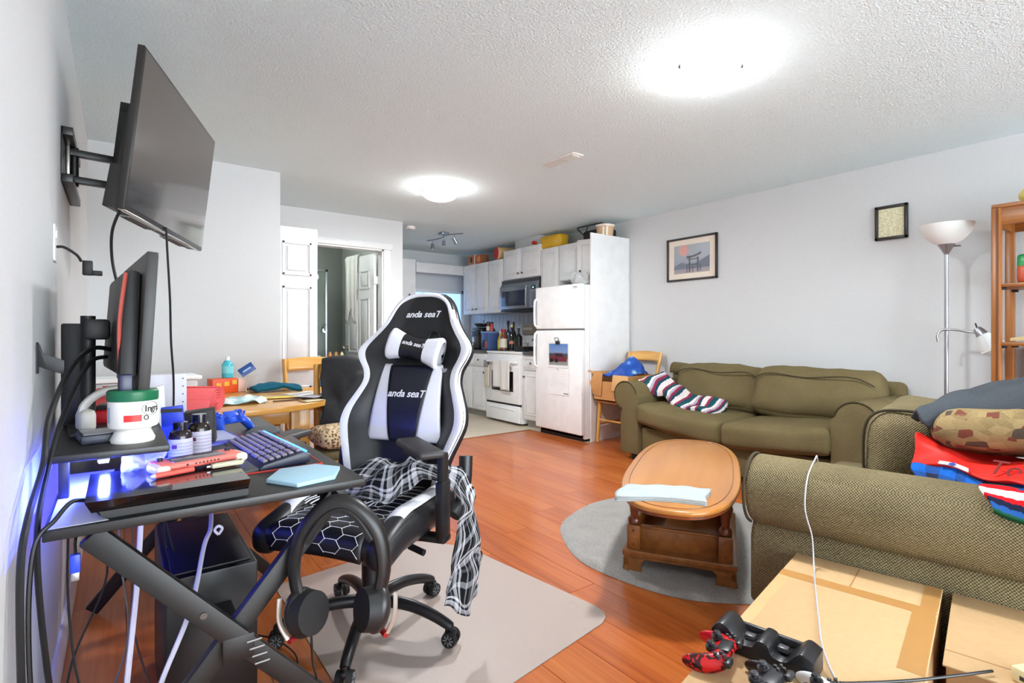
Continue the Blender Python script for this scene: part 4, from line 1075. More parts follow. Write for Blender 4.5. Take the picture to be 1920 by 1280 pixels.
prof = [(-.125, 0), (.125, 0), (.125, .05), (.1, .062), (.085, .055), (.06, .028), (.03, .03), (.018, .052), (-.005, .055), (-.02, .035), (-.055, .032), (-.08, .06), (-.105, .066), (-.125, .045)]
MB().prism([(p.x, p.y) for p in [Vector(q) for q in prof[:2]] + catmull([Vector(q) for q in prof[2:]], 4)], -.045, .045, 'xz', .004).o('cradle', m_gk, dk)
for xx in (.045, -.037): MB().box((xx, -.0, .036), (.025, .02, .014), .003).o('connector', plain('dock_contact', (80, 80, 84), .3), dk)
MB().box((.0, .047, .03), (.16, .012, .03), .004).o('rear_rail', m_gk2, dk)
cable_pts = [(2.30, .97, .60), (2.252, .955, .652), (2.215, .945, .655), (2.10, .925, .60), (2.035, .905, .50), (2.045, .885, .40), (1.99, .855, .318), (1.85, .79, .304), (1.66, .70, .304), (1.50, .62, .304), (1.36, .52, .304), (1.30, .45, .304)]
tag(MB().tube(cable_pts, .0026, 8, 8).o('white_cable', plain('cable_white', (186, 186, 194), .4)), 'thin white cable running over the armchair arm onto the cardboard', 'cable')
tag(MB().tube([(1.55, .40, .3035), (1.42, .475, .3035), (1.36, .53, .303), (1.345, .555, .303), (1.365, .565, .303), (1.42, .52, .303), (1.56, .43, .303), (1.75, .33, .303)], .0035, 8, 8).o('black_cable', m_gk), 'black cable looped on the cardboard box', 'cable')
# ================================================================== gaming chair on its mat
m_leath = plain('black_leatherette', (27, 27, 30), .38, nb=.06, ns=300)
m_wleath = plain('white_leatherette', (228, 228, 234), .38, nb=.04, ns=300)
m_bplas = plain('black_nylon', (24, 24, 27), .35)
m_bplas2 = plain('black_rubber', (18, 18, 19), .6)
m_thread = plain('white_thread', (235, 235, 238), .6)
m_mat = NT('frosted_vinyl'); m_mat.rough(.42); v = m_mat.coord('Object'); n = m_mat.noise(v, 220, 3, .7); m_mat.col(m_mat.mix(n, (168, 151, 142), (184, 168, 158))); m_mat.bump(n, .25, .003); m_mat = m_mat.m
cm = tag(MB().prism([(.565, 1.2), (.565, 2.50), (.60, 2.56), (1.30, 2.64), (1.37, 2.60), (1.50, 2.40), (1.60, 1.62), (1.606, 1.56), (1.60, 1.505), (1.575, 1.47), (1.53, 1.448), (1.03, 1.375), (.80, 1.2)], .0005, .0035, 'xy').o('chair_mat', m_mat), 'frosted grey vinyl chair mat on the laminate floor', 'floor mat')
CA = 35
gc = thing('gaming_chair', 'black and white gaming chair with winged backrest facing the desk', 'office chair', (.78, 1.95, .0035), R(CA - 90))
# ---- base: five legs with casters
hub = MB().lathe([(.001, .075), (.034, .075), (.045, .09), (.05, .125), (.04, .14), (.001, .14)], 24).o('base_hub', m_bplas, gc)
MB().cyl((0, 0, .045), (0, 0, .09), .016, n=16).o('column_tip', m_bplas2, gc)
for wa in (18, 90, 162, 234, 306):
    a = R(wa - (CA - 90)); c, s_ = math.cos(a), math.sin(a)
    lg = MB().tube([(c * r, s_ * r, z) for r, z in ((.03, .118), (.10, .125), (.18, .12), (.26, .10), (.315, .078), (.335, .066))], lambda t: .025 - .008 * t, 12, 5, flat=1.0).o('leg', m_bplas, gc)
    tx, ty = -s_, c                      # wheel axle direction
    cx, cy = c * .335, s_ * .335
    fk = MB().cyl((cx, cy, .05), (cx, cy, .075), .011, n=12).box((cx + c * .0, cy + s_ * .0, .05), (.045, .022, .022), .008, rz=a).o('caster', m_bplas, gc)
    for sg in (-1, 1):
        w = MB(); ox, oy = tx * sg * .018, ty * sg * .018
        w.cyl((cx + ox - tx * .009 * sg, cy + oy - ty * .009 * sg, .0295), (cx + ox + tx * .009 * sg, cy + oy + ty * .009 * sg, .0295), .029, .027, 24)
        w.o('wheel', m_bplas2, fk)
        sp = MB()
        for q in range(8):
            b_ = q * PI / 4; e = (tx * sg * .0275, ty * sg * .0275)
            p0 = (cx + e[0] + c * .007 * math.cos(b_), cy + e[1] + s_ * .007 * math.cos(b_), .0295 + .007 * math.sin(b_))
            p1 = (cx + e[0] + c * .02 * math.cos(b_), cy + e[1] + s_ * .02 * math.cos(b_), .0295 + .02 * math.sin(b_))
            sp.cyl(p0, p1, .0018, n=5)
        sp.o('wheel_spokes', plain('spoke_grey', (120, 120, 124), .35), fk)
MB().cyl((0, 0, .13), (0, 0, .26), .034, .036, 24).o('gas_lift_cover', m_bplas, gc); MB().cyl((0, 0, .26), (0, 0, .385), .022, n=20).o('gas_lift', m_bplas2, gc)
MB().box((0, .0, .385), (.22, .26, .035), .01).o('tilt_mechanism', m_bplas, gc)
MB().tube([(.06, -.02, .38), (.16, -.03, .375), (.20, -.04, .36)], .006, 8, 4).cyl((.19, -.038, .362), (.255, -.052, .352), .012, n=14).o('tilt_lever', m_bplas, gc)
# ---- seat
def seat_z(x, y):
    f = sstep(-.18, -.30, y)
    return .492 + .012 * (1 - (x / .2) ** 2) - .035 * f * f
st_ = MB().soft((0, -.06, .45), (.50, .54, .09), .044, (0, .0, .004), 14).o('seat', m_leath, gc)
for sg in (-1, 1):
    def bol(P, sg=sg):
        return (P.x, P.y, P.z - .03 * sstep(-.12, -.27, P.y))
    MB().soft((sg * .225, -.06, .468), (.10, .55, .11), .045, (0, 0, .01), 12, warp=bol).o('seat_bolster', m_leath, gc)
    def band(u, v, sg=sg):
        y = .20 - .49 * u; x = .182 + .062 * v + .012 * math.sin(u * PI) ; a = v
        z = .529 + .011 * math.sin(a * PI) - .03 * sstep(-.12, -.27, y) - .055 * sstep(.8, 1.0, u) * 1.0 + .004
        return (sg * x, y, z)
    MB().grid(band, 24, 8).o('seat_stripe', m_wleath, gc, thick=.004)
def seat_path(x, s):
    # s runs from the back of the seat over the front edge and down
    y = .20 - s; zt = .504 + .010 * (1 - (x / .2) ** 2); r = .06; y0 = -.275
    if y > y0: return (x, y, zt)
    a = min((y0 - y) / r, PI / 2)
    z = zt - r * (1 - math.cos(a)); yy = y0 - r * math.sin(a)
    z -= max(0, (y0 - y) - r * PI / 2)
    return (x, yy, z)
def cpanel(u, v): return seat_path(-.178 + .356 * u, .60 * v)
MB().grid(cpanel, 14, 34).o('seat_panel', m_leath, gc, thick=.006, off=1)
hx = MB(); hs = .042
def hseg(p, q):
    P = [p[0] + (q[0] - p[0]) * t for t in (0, .5, 1)]; Q = [p[1] + (q[1] - p[1]) * t for t in (0, .5, 1)]
    if max(abs(x) for x in P) > .172 or min(Q) < -.395 or max(Q) > .19: return
    hx.tube([tuple(Vector(seat_path(x, .2 - y)) + Vector((0, -.001 if y < -.3 else 0, .001))) for x, y in zip(P, Q)], .0010, 4, 1)
for i in range(-4, 5):
    for j in range(-12, 9):
        cx = i * hs * 1.5; cy = (j + (.5 if i % 2 else 0)) * hs * math.sqrt(3) * .5 * 1.0 * 1.155 - .05
        pts = [(cx + hs * math.cos(R(60 * k)), cy + hs * .667 * 1.0 * math.sin(R(60 * k)) * 1.0) for k in range(4)]
        for k in range(3): hseg(pts[k], pts[k + 1])
hx.o('seat_stitching', m_thread, gc, smooth=0)
# ---- backrest (leans back from the seat)
BT = [(.46, .20), (.56, .215), (.64, .24), (.71, .268), (.765, .285), (.82, .278), (.88, .25), (.935, .226), (.985, .23), (1.035, .258), (1.072, .268), (1.105, .253), (1.15, .212), (1.195, .178), (1.24, .157), (1.28, .136), (1.305, .112), (1.322, .078), (1.331, .03)]
REC = .30
def yb(z): return .195 + REC * (z - .46)
WING = [(.46, .075), (.62, .10), (.80, .085), (.94, .055), (1.05, .07), (1.12, .05), (1.20, .03), (1.33, .015)]
def back_pt(u, z, off=0.0):
    w = cr_tab(BT, z); x = u * w
    fwd = cr_tab(WING, z) * sstep(.45, 1.0, abs(u)) + off
    return (x, yb(z) - fwd, z - REC * .0)
def zmap(t): return .46 + .87 * (1 - (1 - t) ** 1.25) if t > 0 else .46
def sect(u0, u1, nu, off, z0=0.0, z1=1.0, nv=54):
    f = lambda a, b: back_pt(u0 + (u1 - u0) * a, zmap(z0 + (z1 - z0) * b), off)
    k = lambda a, b: tuple(p + q for p, q in zip(f(a, b), (0, .055, 0)))
    m = MB().grid(f, nu, nv).grid(k, nu, nv)
    for e in (lambda s_, t: (f, k)[s_ > .5](0, t), lambda s_, t: (f, k)[s_ > .5](1, t)): m.grid(e, 1, nv)
    for e in (lambda s_, t: (f, k)[s_ > .5](t, 0), lambda s_, t: (f, k)[s_ > .5](t, 1)): m.grid(e, 1, nu)
    return m
sect(-.885, .885, 26, 0).o('backrest', m_leath, gc)
for a_, b_ in ((-1.0, -.885), (.885, 1.0)):
    sect(a_, b_, 5, .002, 0, .86, 46).o('backrest_trim', m_wleath, gc)
# outer back shell
def shell(a, b):
    z = zmap(b); w = cr_tab(BT, z) * .985; u = -1 + 2 * a
    return (u * w, yb(z) + .075 - .03 * abs(u) ** 3 - cr_tab(WING, z) * .75 * sstep(.5, 1, abs(u)), z - .004)
MB().grid(shell, 22, 40).o('back_shell', m_leath, gc, thick=.03, off=0)
# edge roll closing the sides
for sg in (-1, 1):
    pts = [(sg * (cr_tab(BT, zmap(t)) - .026), yb(zmap(t)) - cr_tab(WING, zmap(t)) + .062, zmap(t) - .006 * t) for t in [i / 32 for i in range(27)]]
    MB().tube(pts, lambda t: .030 - .012 * t, 10, 2).o('side_bolster', m_leath, gc)
    MB().tube([(x + sg * .026, y - .034, z) for x, y, z in pts], .002, 5, 2).o('piping', m_leath, gc)
# lumbar pad with white side panels
def pad(x0, x1, z0, z1, off, bow):
    def f(a, b):
        z = z0 + (z1 - z0) * b
        xa = x0(b) if callable(x0) else x0; xb = x1(b) if callable(x1) else x1
        x = xa + (xb - xa) * a
        bulge = off * (1 - abs(x / .24) ** 4) * (math.sin(PI * (.04 + .92 * b)) ** .35)
        return (x, yb(z) - bulge - .004, z)
    return f
inL = lambda b: -.062 - .045 * b
inR = lambda b: .062 + .045 * b
ouL = lambda b: -.178 + .035 * b
ouR = lambda b: .178 - .035 * b
m_navy = plain('navy_leatherette', (24, 26, 40), .35, nb=.05, ns=300)
MB().grid(pad(inL, inR, .685, 1.005, .052, 1), 12, 26).o('lumbar_panel', m_navy, gc, thick=.03, off=-1)
MB().grid(pad(ouL, inL, .685, 1.01, .05, 1), 8, 26).o('lumbar_stripe', m_wleath, gc, thick=.03, off=-1)
MB().grid(pad(inR, ouR, .685, 1.01, .05, 1), 8, 26).o('lumbar_stripe', m_wleath, gc, thick=.03, off=-1)
for fx in (inL, inR): MB().tube([(fx(b), yb(.685 + .32 * b) - .052 * (math.sin(PI * (.04 + .92 * b)) ** .35) * (1 - abs(fx(b) / .24) ** 4) - .0055, .685 + .32 * b) for b in [i / 12 for i in range(13)]], .0016, 5, 2).o('seam', m_leath, gc)
# neck pillow, bow-tie shaped
def npil(u0, u1):
    def f(a, b):
        u = u0 + (u1 - u0) * b; t = a * 2 * PI
        hz = .046 + .034 * abs(u) ** 1.5; hy = .032 + .012 * abs(u)
        e = (1 - abs(u) ** 22) ** .5 if abs(u) < 1 else 0
        c, s__ = math.cos(t), math.sin(t)
        return (u * .135, -hy * e * math.copysign(abs(c) ** .8, c), hz * e * math.copysign(abs(s__) ** .8, s__))
    return f
TP = Matrix.Translation((.012, yb(1.08) - .05, 1.08)) @ Matrix.Rotation(R(11), 4, 'Y') @ Matrix.Rotation(R(-16), 4, 'X')
npw = MB().grid(npil(-.44, .40), 30, 16, M=TP).o('neck_pillow', m_leath, gc)
for u0, u1 in ((-1, -.44), (.40, .97)): MB().grid(npil(u0, u1), 30, 14, M=TP).o('pillow_end', m_wleath, npw)
MB().box((.165, yb(1.0) - .03, .985), (.05, .01, .018), .003).o('pillow_buckle', plain('buckle_grey', (150, 150, 152), .4), gc)
ts_ = [.80 + .2 * i / 10 for i in range(11)]
hd2 = [(-cr_tab(BT, zmap(t)), yb(zmap(t)) - cr_tab(WING, zmap(t)), zmap(t)) for t in ts_]
hd2 = hd2 + [(-x, y, z) for x, y, z in hd2[::-1]]
MB().tube([(x * .95, y + .004, z - .004) for x, y, z in hd2], .009, 8, 2).o('head_trim', m_wleath, gc)
tp = [(x * .9, y + .04, z - .014) for x, y, z in hd2]
MB().tube(tp, .022, 10, 2).o('head_bolster', m_leath, gc)
for sg in (-1, 1):
    MB().lathe([(.03, 0), (.034, .004), (.03, .010), (.024, .004)], 20, Matrix.Translation((sg * .075, yb(1.125) - .002, 1.125)) @ Matrix.Rotation(R(90), 4, 'X'), cap=False).o('harness_eyelet', m_bplas2, gc)
nb_ = (0, -1, REC * .96)
m_txt = plain('embroidery_white', (232, 232, 236), .6)
text('anda seaT', 'embroidered_logo', .043, m_txt, gc, frame((0, yb(1.235) - .0035, 1.235), (1, 0, 0), nb_), .35, .0008, bold=.0007)
text('anda seaT', 'embroidered_logo', .044, m_txt, gc, frame((0.0, yb(.885) - .0585, .885), (1, 0, 0), (0, -1, .22)), .35, .0008, bold=.0007)
text('anda seaT', 'embroidered_logo', .027, m_txt, gc, TP @ frame((0.0, -.036, .012), (1, 0, 0), (0, -1, 0)), .35, .0008, bold=.0004)
# hinge covers and armrests
for sg in (-1, 1):
    MB().tube([(sg * .275, .16, .42), (sg * .285, .215, .46), (sg * .292, .235, .55), (sg * .29, .25, .64)], lambda t: .022, 10, 5, flat=1.3).o('recline_bracket', m_bplas, gc)
    MB().box((sg * .27, -.02, .40), (.13, .06, .022), .006).o('arm_bracket', m_bplas, gc)
    ar = MB().box((sg * .315, -.02, .50), (.036, .062, .22), .008).box((sg * .315, -.02, .62), (.026, .05, .18), .006).o('armrest', m_bplas, gc)
    T = Matrix.Translation((.25, -.08, .73)) @ Matrix.Rotation(R(46), 4, 'Z') if sg > 0 else Matrix.Translation((-.375, -.06, .722)) @ Matrix.Rotation(R(4), 4, 'Z')
    MB().box((0, 0, -.012), (.07, .15, .016), .005, M=T).o('armrest_slider', m_bplas2, ar)
    MB().box((0, 0, .008), (.092, .29, .026), .011, 3, M=T).o('armrest_pad', plain('armpad_grey', (48, 46, 46), .5), ar)

# plaid blanket over the seat and the arm
m_plaid = stripes('black_white_plaid', [(20, 20, 23), (24, 24, 27), (22, 22, 25), (205, 205, 210), (26, 26, 29), (190, 190, 196), (170, 170, 176), (30, 30, 33), (90, 90, 95), (22, 22, 25), (24, 24, 27), (150, 150, 155)], .17, 0, .05, both=True)
PB = [[(-.20, .17, .555), (-.11, .13, .60), (.02, .10, .635), (.13, .11, .65), (.215, .12, .64), (.26, .13, .625), (.345, .13, .57), (.375, .14, .44), (.388, .145, .30), (.392, .14, .175)],
      [(-.19, .08, .54), (-.10, .04, .60), (.02, .02, .615), (.12, .03, .64), (.20, .04, .65), (.27, .065, .635), (.36, .075, .55), (.398, .06, .42), (.412, .05, .28), (.405, .04, .14)],
      [(-.20, -.0, .53), (-.09, -.04, .565), (.03, -.07, .585), (.12, -.05, .61), (.20, .0, .63), (.28, .05, .62), (.365, .05, .52), (.39, .02, .38), (.40, .0, .25), (.395, -.01, .12)],
      [(-.24, -.05, .525), (-.12, -.10, .535), (.03, -.14, .54), (.14, -.11, .555), (.21, -.03, .58), (.28, .045, .60), (.355, .035, .48), (.365, -.03, .34), (.37, -.075, .24), (.37, -.10, .18)]]
bk_ = thing('plaid_blanket', 'black and white plaid blanket draped over the gaming chair seat and arm', 'blanket', gc.location, R(CA - 90))
patch(PB, 44, 100, .034, 12, 6, .5, 1.3).o('blanket_cloth', m_plaid, bk_, thick=.008, subd=1)
fr_ = MB()
random.seed(3)
for i in range(16):
    x = -.2 + .02 * i; y = -.07 - .03 * math.sin(i * .7)
    fr_.tube([(x, y, .53), (x - .015 + random.uniform(-.01, .01), y - .03, .525), (x - .02, y - .055, .518)], .0025, 5, 3)
fr_.o('fringe', m_txt, bk_)
# ================================================================== desk
m_desk = plain('carbon_desk', (34, 33, 32), .36, nb=.05, ns=400)
m_leg = plain('desk_steel', (22, 21, 20), .45)
DX0, DX1, DY0, DY1, DZ = -.125, .55, 1.415, 2.80, .745
dk_ = thing('gaming_desk', 'dark grey gaming desk with crossed legs and a raised shelf', 'desk')
MB().span((DX0, DY0, DZ - .022), (DX1, DY1, DZ), .003).o('desktop', m_desk, dk_)
for yy in (DY0 + .03, DY1 - .09):
    e1 = MB().tube([(-.06, yy + .02, DZ - .024), (.57, yy + .02, .02)], .001, 4, 1)
    def bar(p, q, w, d, y):
        a = Vector((p[0], y, p[1])); b = Vector((q[0], y, q[1])); L = (b - a).length; ang = math.atan2(b.z - a.z, b.x - a.x)
        return MB().box((0, 0, 0), (L, d, w), .003, M=Matrix.Translation((a + b) / 2) @ Matrix.Rotation(-ang, 4, 'Y'))
    bar((-.05, .715), (.57, .02), .05, .028, yy).o('leg', m_leg, dk_)
    bar((.50, .715), (-.09, .02), .05, .028, yy + .03).o('leg', m_leg, dk_)
    MB().box((.225, yy + .085, .725 - .018), (.62, .05, .022), .003).o('top_bracket', m_leg, dk_)
    MB().cyl((.16, yy - .014, .48), (.16, yy - .018, .48), .008, n=12).o('bolt', m_knob, dk_)
    MB().box((.235, yy - .012, .375), (.07, .006, .06), .002).o('cross_plate', m_leg, dk_)
    for k in range(4): MB().box((.27 + .006 * k, yy - .016, .385 - .02 * k), (.035, .003, .004), .001).o('plate_slot', plain('slot_light', (150, 148, 146), .4), dk_)
MB().box((.235, (DY0 + DY1) / 2, .37), (.05, DY1 - DY0 - .14, .02), .003).o('cross_beam', m_leg, dk_)
# raised shelf
RX0, RX1, RY0, RY1, RZ = -.14, .105, 1.62, 2.62, .86
MB().span((RX0, RY0, RZ - .018), (RX1, RY1, RZ), .003).o('monitor_shelf', m_desk, dk_)
for yy in (RY0 + .05, RY1 - .05): MB().span((-.118, yy, DZ), (-.098, yy + .04, RZ - .018), .002).o('shelf_post', m_leg, dk_)
MB().tube([(.47, DY0 + .06, DZ - .03), (.50, DY0 - .02, DZ - .06), (.51, DY0 - .04, DZ - .05)], .006, 8, 4).o('headset_hook', m_leg, dk_)

# ------------------------------------------------------------------ console and handheld
m_gloss = plain('piano_black', (16, 16, 18), .1, coat=.4)
ps = thing('game_console', 'glossy black slab game console on the desk corner', 'game console', (.108, 1.55, DZ))
def slab(z0, z1, dy, x0, x1, y0, y1, mt, nm):
    MB().add([(x0, y0 + dy, z0), (x1, y0 + dy, z0), (x1, y1 + dy, z0), (x0, y1 + dy, z0), (x0 - .01, y0 - .0, z1), (x1 - .0, y0 - .0, z1), (x1 - .0, y1, z1), (x0 - .01, y1, z1)],
             [[3, 2, 1, 0], [4, 5, 6, 7], [0, 1, 5, 4], [1, 2, 6, 5], [2, 3, 7, 6], [3, 0, 4, 7]]).o(nm, mt, ps, smooth=0)
slab(.024, .054, .028, -.155, .145, -.165, .115, m_gloss, 'upper_shell')
slab(.0, .021, -.0, -.135, .150, -.11, .12, plain('console_matte', (20, 20, 22), .35), 'lower_shell')
MB().span((-.13, -.10, .02), (.14, .11, .025)).o('light_groove', plain('groove_black', (6, 6, 7), .3), ps)
m_coral = plain('coral_plastic', (238, 116, 104), .4); m_cream = plain('cream_plastic', (226, 206, 190), .4)
hc = thing('handheld_console', 'coral handheld game console lying on the black console', 'handheld console', (.165, 1.60, .806), R(16))
MB().box((0, 0, .010), (.20, .085, .018), .007, 3).o('shell', m_coral, hc)
MB().box((-.004, .0, .0195), (.125, .068, .0015), .0005).o('screen', plain('dead_screen', (96, 84, 92), .15), hc)
for sx in (-1, 1):
    MB().soft((sx * .094, -.012, .006), (.034, .075, .024), .011, (0, 0, 0), 6).o('grip', m_cream, hc)
    MB().cyl((sx * .082, .015, .019), (sx * .082, .015, .026), .007, n=14).o('thumbstick', m_dark, hc)
for k in range(7): MB().box((-.02 + k * .009, -.0428, .011), (.004, .001, .004)).o('vent_slot', m_dark, hc)
MB().cyl((-.04, -.043, .011), (-.04, -.0435, .011), .003, n=10).o('port', m_dark, hc)
pn = thing('stylus_pen', 'red pen lying in front of the handheld console', 'pen', (.15, 1.535, .807), R(17))
MB().cyl((-.085, 0, 0), (.0, 0, 0), .0065, n=12).o('barrel', plain('pen_red', (226, 92, 78), .4), pn); MB().cyl((-.095, 0, 0), (-.085, 0, 0), .004, .0065, 12).o('tip', plain('pen_tip', (196, 186, 205), .4), pn)
kf = thing('pocket_knife', 'slim cream-handled folding tool lying on the black console', 'pocket tool', (.225, 1.535, .801), R(8))
MB().box((0, 0, .008), (.075, .018, .012), .004).o('handle', plain('tool_cream', (196, 190, 160), .35), kf); MB().cyl((-.032, 0, .0145), (-.032, 0, .0155), .004, n=10).cyl((.032, 0, .0145), (.032, 0, .0155), .004, n=10).o('rivet', m_knob, kf)
MB().box((.0, .012, .005), (.09, .006, .006), .001).o('blade', m_silver, kf)
cw = thing('cling_wrap', 'crumpled clear plastic bag beside the handheld console', 'plastic bag', (.055, 1.66, .8))
MB().soft((0, 0, .018), (.09, .08, .036), .017, (0, 0, 0), 10, .02, 40).o('film', glassy('clear_film2', (236, 236, 240), .1, .4), cw)

# ------------------------------------------------------------------ blue lamp under the shelf
m_led = emis('blue_led', (70, 84, 255), 120 * LED_BLUE)
ll = thing('led_lamp', 'blue LED strip glowing under the raised desk shelf', 'led strip', (-.03, 1.69, RZ - .018))
MB().box((0, 0, -.006), (.02, .16, .005), .002).o('diffuser', m_led, ll); MB().box((0, 0, -.0015), (.024, .17, .003), .001).o('channel', m_lwhite, ll)
ll2 = thing('led_lamp', 'blue LED strip glowing under the rear edge of the desktop', 'led strip', (-.09, 2.1, DZ - .023))
MB().box((0, 0, -.006), (.016, .8, .006), .002).o('diffuser', emis('blue_led_dim', (60, 70, 255), 4 * LED_BLUE), ll2); MB().box((0, 0, -.0015), (.02, .82, .003), .001).o('channel', m_lwhite, ll2)

ps_ = thing('lilac_glow_patch', 'pale patch added on the desk corner for the lilac glow by the blue lamp', 'sheet', (0, 0, DZ + .0006))
MB().add([(-.118, 1.425, 0), (-.018, 1.425, 0), (-.035, 1.47, 0), (-.045, 1.52, 0), (-.01, 1.95, 0), (-.118, 1.95, 0), (-.118, 1.425, .001), (-.018, 1.425, .001), (-.035, 1.47, .001), (-.045, 1.52, .001), (-.01, 1.95, .001), (-.118, 1.95, .001)], [[5, 4, 3, 2, 1, 0], [6, 7, 8, 9, 10, 11], [0, 1, 7, 6], [1, 2, 8, 7], [2, 3, 9, 8], [3, 4, 10, 9], [4, 5, 11, 10], [5, 0, 6, 11]]).o('sheet', plain('glow_patch_pale', (196, 196, 202), .5), ps_, smooth=0)  # added pale surface imitating the bright lilac glow on the desk
MB().box((-.08, 1.62, .0013), (.06, .002, .0006)).o('crease', plain('glow_patch_line', (150, 150, 160), .5), ps_)  # line across the added glow patch

# ------------------------------------------------------------------ keyboard, pads, mouse things
mp = thing('mouse_pad', 'black desk pad with red stitched edge under the keyboard', 'mouse pad', (.395, 1.98, DZ))
MB().box((0, 0, .0018), (.215, .66, .003), .001).o('pad', plain('pad_black', (44, 42, 42), .8), mp)
MB().tube([(-.107, -.33, .002), (.107, -.33, .002), (.107, .33, .002), (-.107, .33, .002)], .0032, 6, 1, closed=True).o('stitched_edge', plain('edge_red', (206, 62, 52), .6), mp)
kb = thing('keyboard', 'black mechanical keyboard with blue lit rim on the desk pad', 'keyboard', (.385, 1.885, DZ + .004), R(-88), rot=(R(4), 0, R(-86)))
# local x runs along the keyboard's length (towards the camera end), local y across
MB().prism([(-.07, 0), (.07, 0), (.075, .022), (.055, .034), (-.06, .02), (-.075, .01)], -.225, .225, 'yz', .003).o('case', plain('keyboard_case', (26, 30, 52), .35), kb)
kmesh = MB().box((0, 0, 0), (.0155, .0155, .009), .003, 1).mesh('key'); kmesh.materials.append(plain('keycap', (132, 124, 132), .45))
kwide = MB().box((0, 0, 0), (.098, .0155, .009), .003, 1).mesh('key'); kwide.materials.append(plain('keycap', (132, 124, 132), .45))
for r_ in range(6):
    for c_ in range(22):
        if r_ == 0 and 4 <= c_ <= 8: continue
        if c_ in (14, 18): continue
        y = -.052 + r_ * .0188 + (.004 if r_ == 5 else 0); x = -.206 + c_ * .0192
        k = bpy.data.objects.new('key', kmesh); COL.objects.link(k); k.parent = kb; k.location = (x, y, .0245 + .13 * (y + .06) * .85)
k = bpy.data.objects.new('key', kwide); COL.objects.link(k); k.parent = kb; k.location = (-.092, -.052, .0252)
MB().tube([(-.222, .062, .034), (.222, .062, .034)], .0035, 6, 1).o('light_bar', emis('kb_glow', (50, 110, 255), 3.0), kb)
MB().box((0, 0, .0225), (.43, .105, .0012), M=Matrix.Rotation(R(6.3), 4, 'X')).o('key_backlight', emis('kb_backlight', (30, 70, 255), .9), kb)
MB().box((-.0, -.098, .008), (.44, .05, .012), .005).o('wrist_rest', plain('rest_grey', (70, 72, 74), .6), kb)
hp = tag(MB().prism([(0, .0), (.055, .095), (.155, .092), (.205, .02), (.16, -.075), (.055, -.095)], DZ + .0005, DZ + .012, 'xy', .002, M=Matrix.Translation((.317, 1.525, 0))).o('hex_pad', plain('light_blue_foam', (168, 204, 222), .8, nb=.15, ns=90)), 'light blue hexagonal foam pad at the desk corner', 'pad')
# blue controller on the desk
m_gblue = plain('controller_blue', (40, 84, 206), .2, coat=.4)
gamepad('game_controller', 'glossy blue game controller propped beyond the keyboard', (.375, 2.44, DZ + .045), (R(38), 0, R(28)), m_gblue, m_gblue, m_gblue)
bxk = thing('keyboard_carton', 'blue glossy box lying under the blue controller', 'box', (.27, 2.30, DZ), R(6))
MB().span((-.08, -.2, 0), (.08, .2, .018), .003).o('carton', plain('blue_carton', (60, 66, 190), .3), bxk); MB().span((-.02, -.15, .018), (.07, .1, .0185)).o('cover_print', plain('carton_light', (190, 196, 230), .4), bxk)
mr = thing('mouse_rest', 'dark grey pad lying beyond the keyboard', 'pad', (.475, 2.33, DZ + .0005), R(-20))
MB().prism([(-.06, -.06), (.04, -.075), (.065, -.03), (.05, .07), (-.05, .075)], 0, .012, 'xy', .003).o('pad', plain('pad_grey', (74, 78, 80), .6), mr); MB().prism([(-.045, -.045), (.03, -.058), (.05, -.025), (.036, .055), (-.036, .06)], .012, .0135, 'xy').o('inset', plain('pad_inset', (84, 88, 92), .7), mr)
# supplement bottles and black slab
def pillb(label, x, y, r, h):
    b = thing('pill_bottle', label, 'bottle', (x, y, DZ), 0, 'dark bottles on the desk')
    MB().lathe([(.001, 0), (r, 0), (r, h * .66), (r * .8, h * .78), (r * .5, h * .82), (.001, h * .82)], 26).o('bottle', plain('dark_amber', (34, 24, 20), .12, coat=.3), b)
    MB().cyl((0, 0, h * .8), (0, 0, h), r * .62, n=24).o('cap', plain('gloss_cap', (20, 22, 34), .15, coat=.4), b)
    MB().lathe([(r + .0006, h * .08), (r + .0006, h * .6)], 26, cap=False).o('paper_label', plain('label_pale', (206, 200, 214), .5), b)
    for k in range(5): MB().lathe([(r + .0012, h * (.16 + .08 * k)), (r + .0012, h * (.19 + .08 * k))], 26, cap=False).o('label_print', plain('label_lines', (178, 172, 188), .5), b)
    e = MB().box((-r * .55, -r * .86, h * .42), (.014, .004, .012), .001, rz=R(-32)).o('label_emblem', plain('emblem_dark', (90, 30, 50), .5), b)
pillb('dark supplement bottle in front, beside the raised shelf', .155, 1.95, .033, .125)
pillb('dark supplement bottle just behind another on the desk', .215, 2.03, .035, .135)
sp_ = thing('desk_speaker', 'matte black slab speaker standing behind the dark bottles', 'speaker', (.235, 2.18, DZ), R(-12))
MB().prism([(-.05, 0), (.05, 0), (.042, .135), (-.05, .125)], -.04, .04, 'xz', .006).o('housing', plain('speaker_black', (42, 40, 40), .6), sp_); MB().box((0, -.0405, .06), (.06, .002, .08), .001).o('grille', m_dark, sp_)

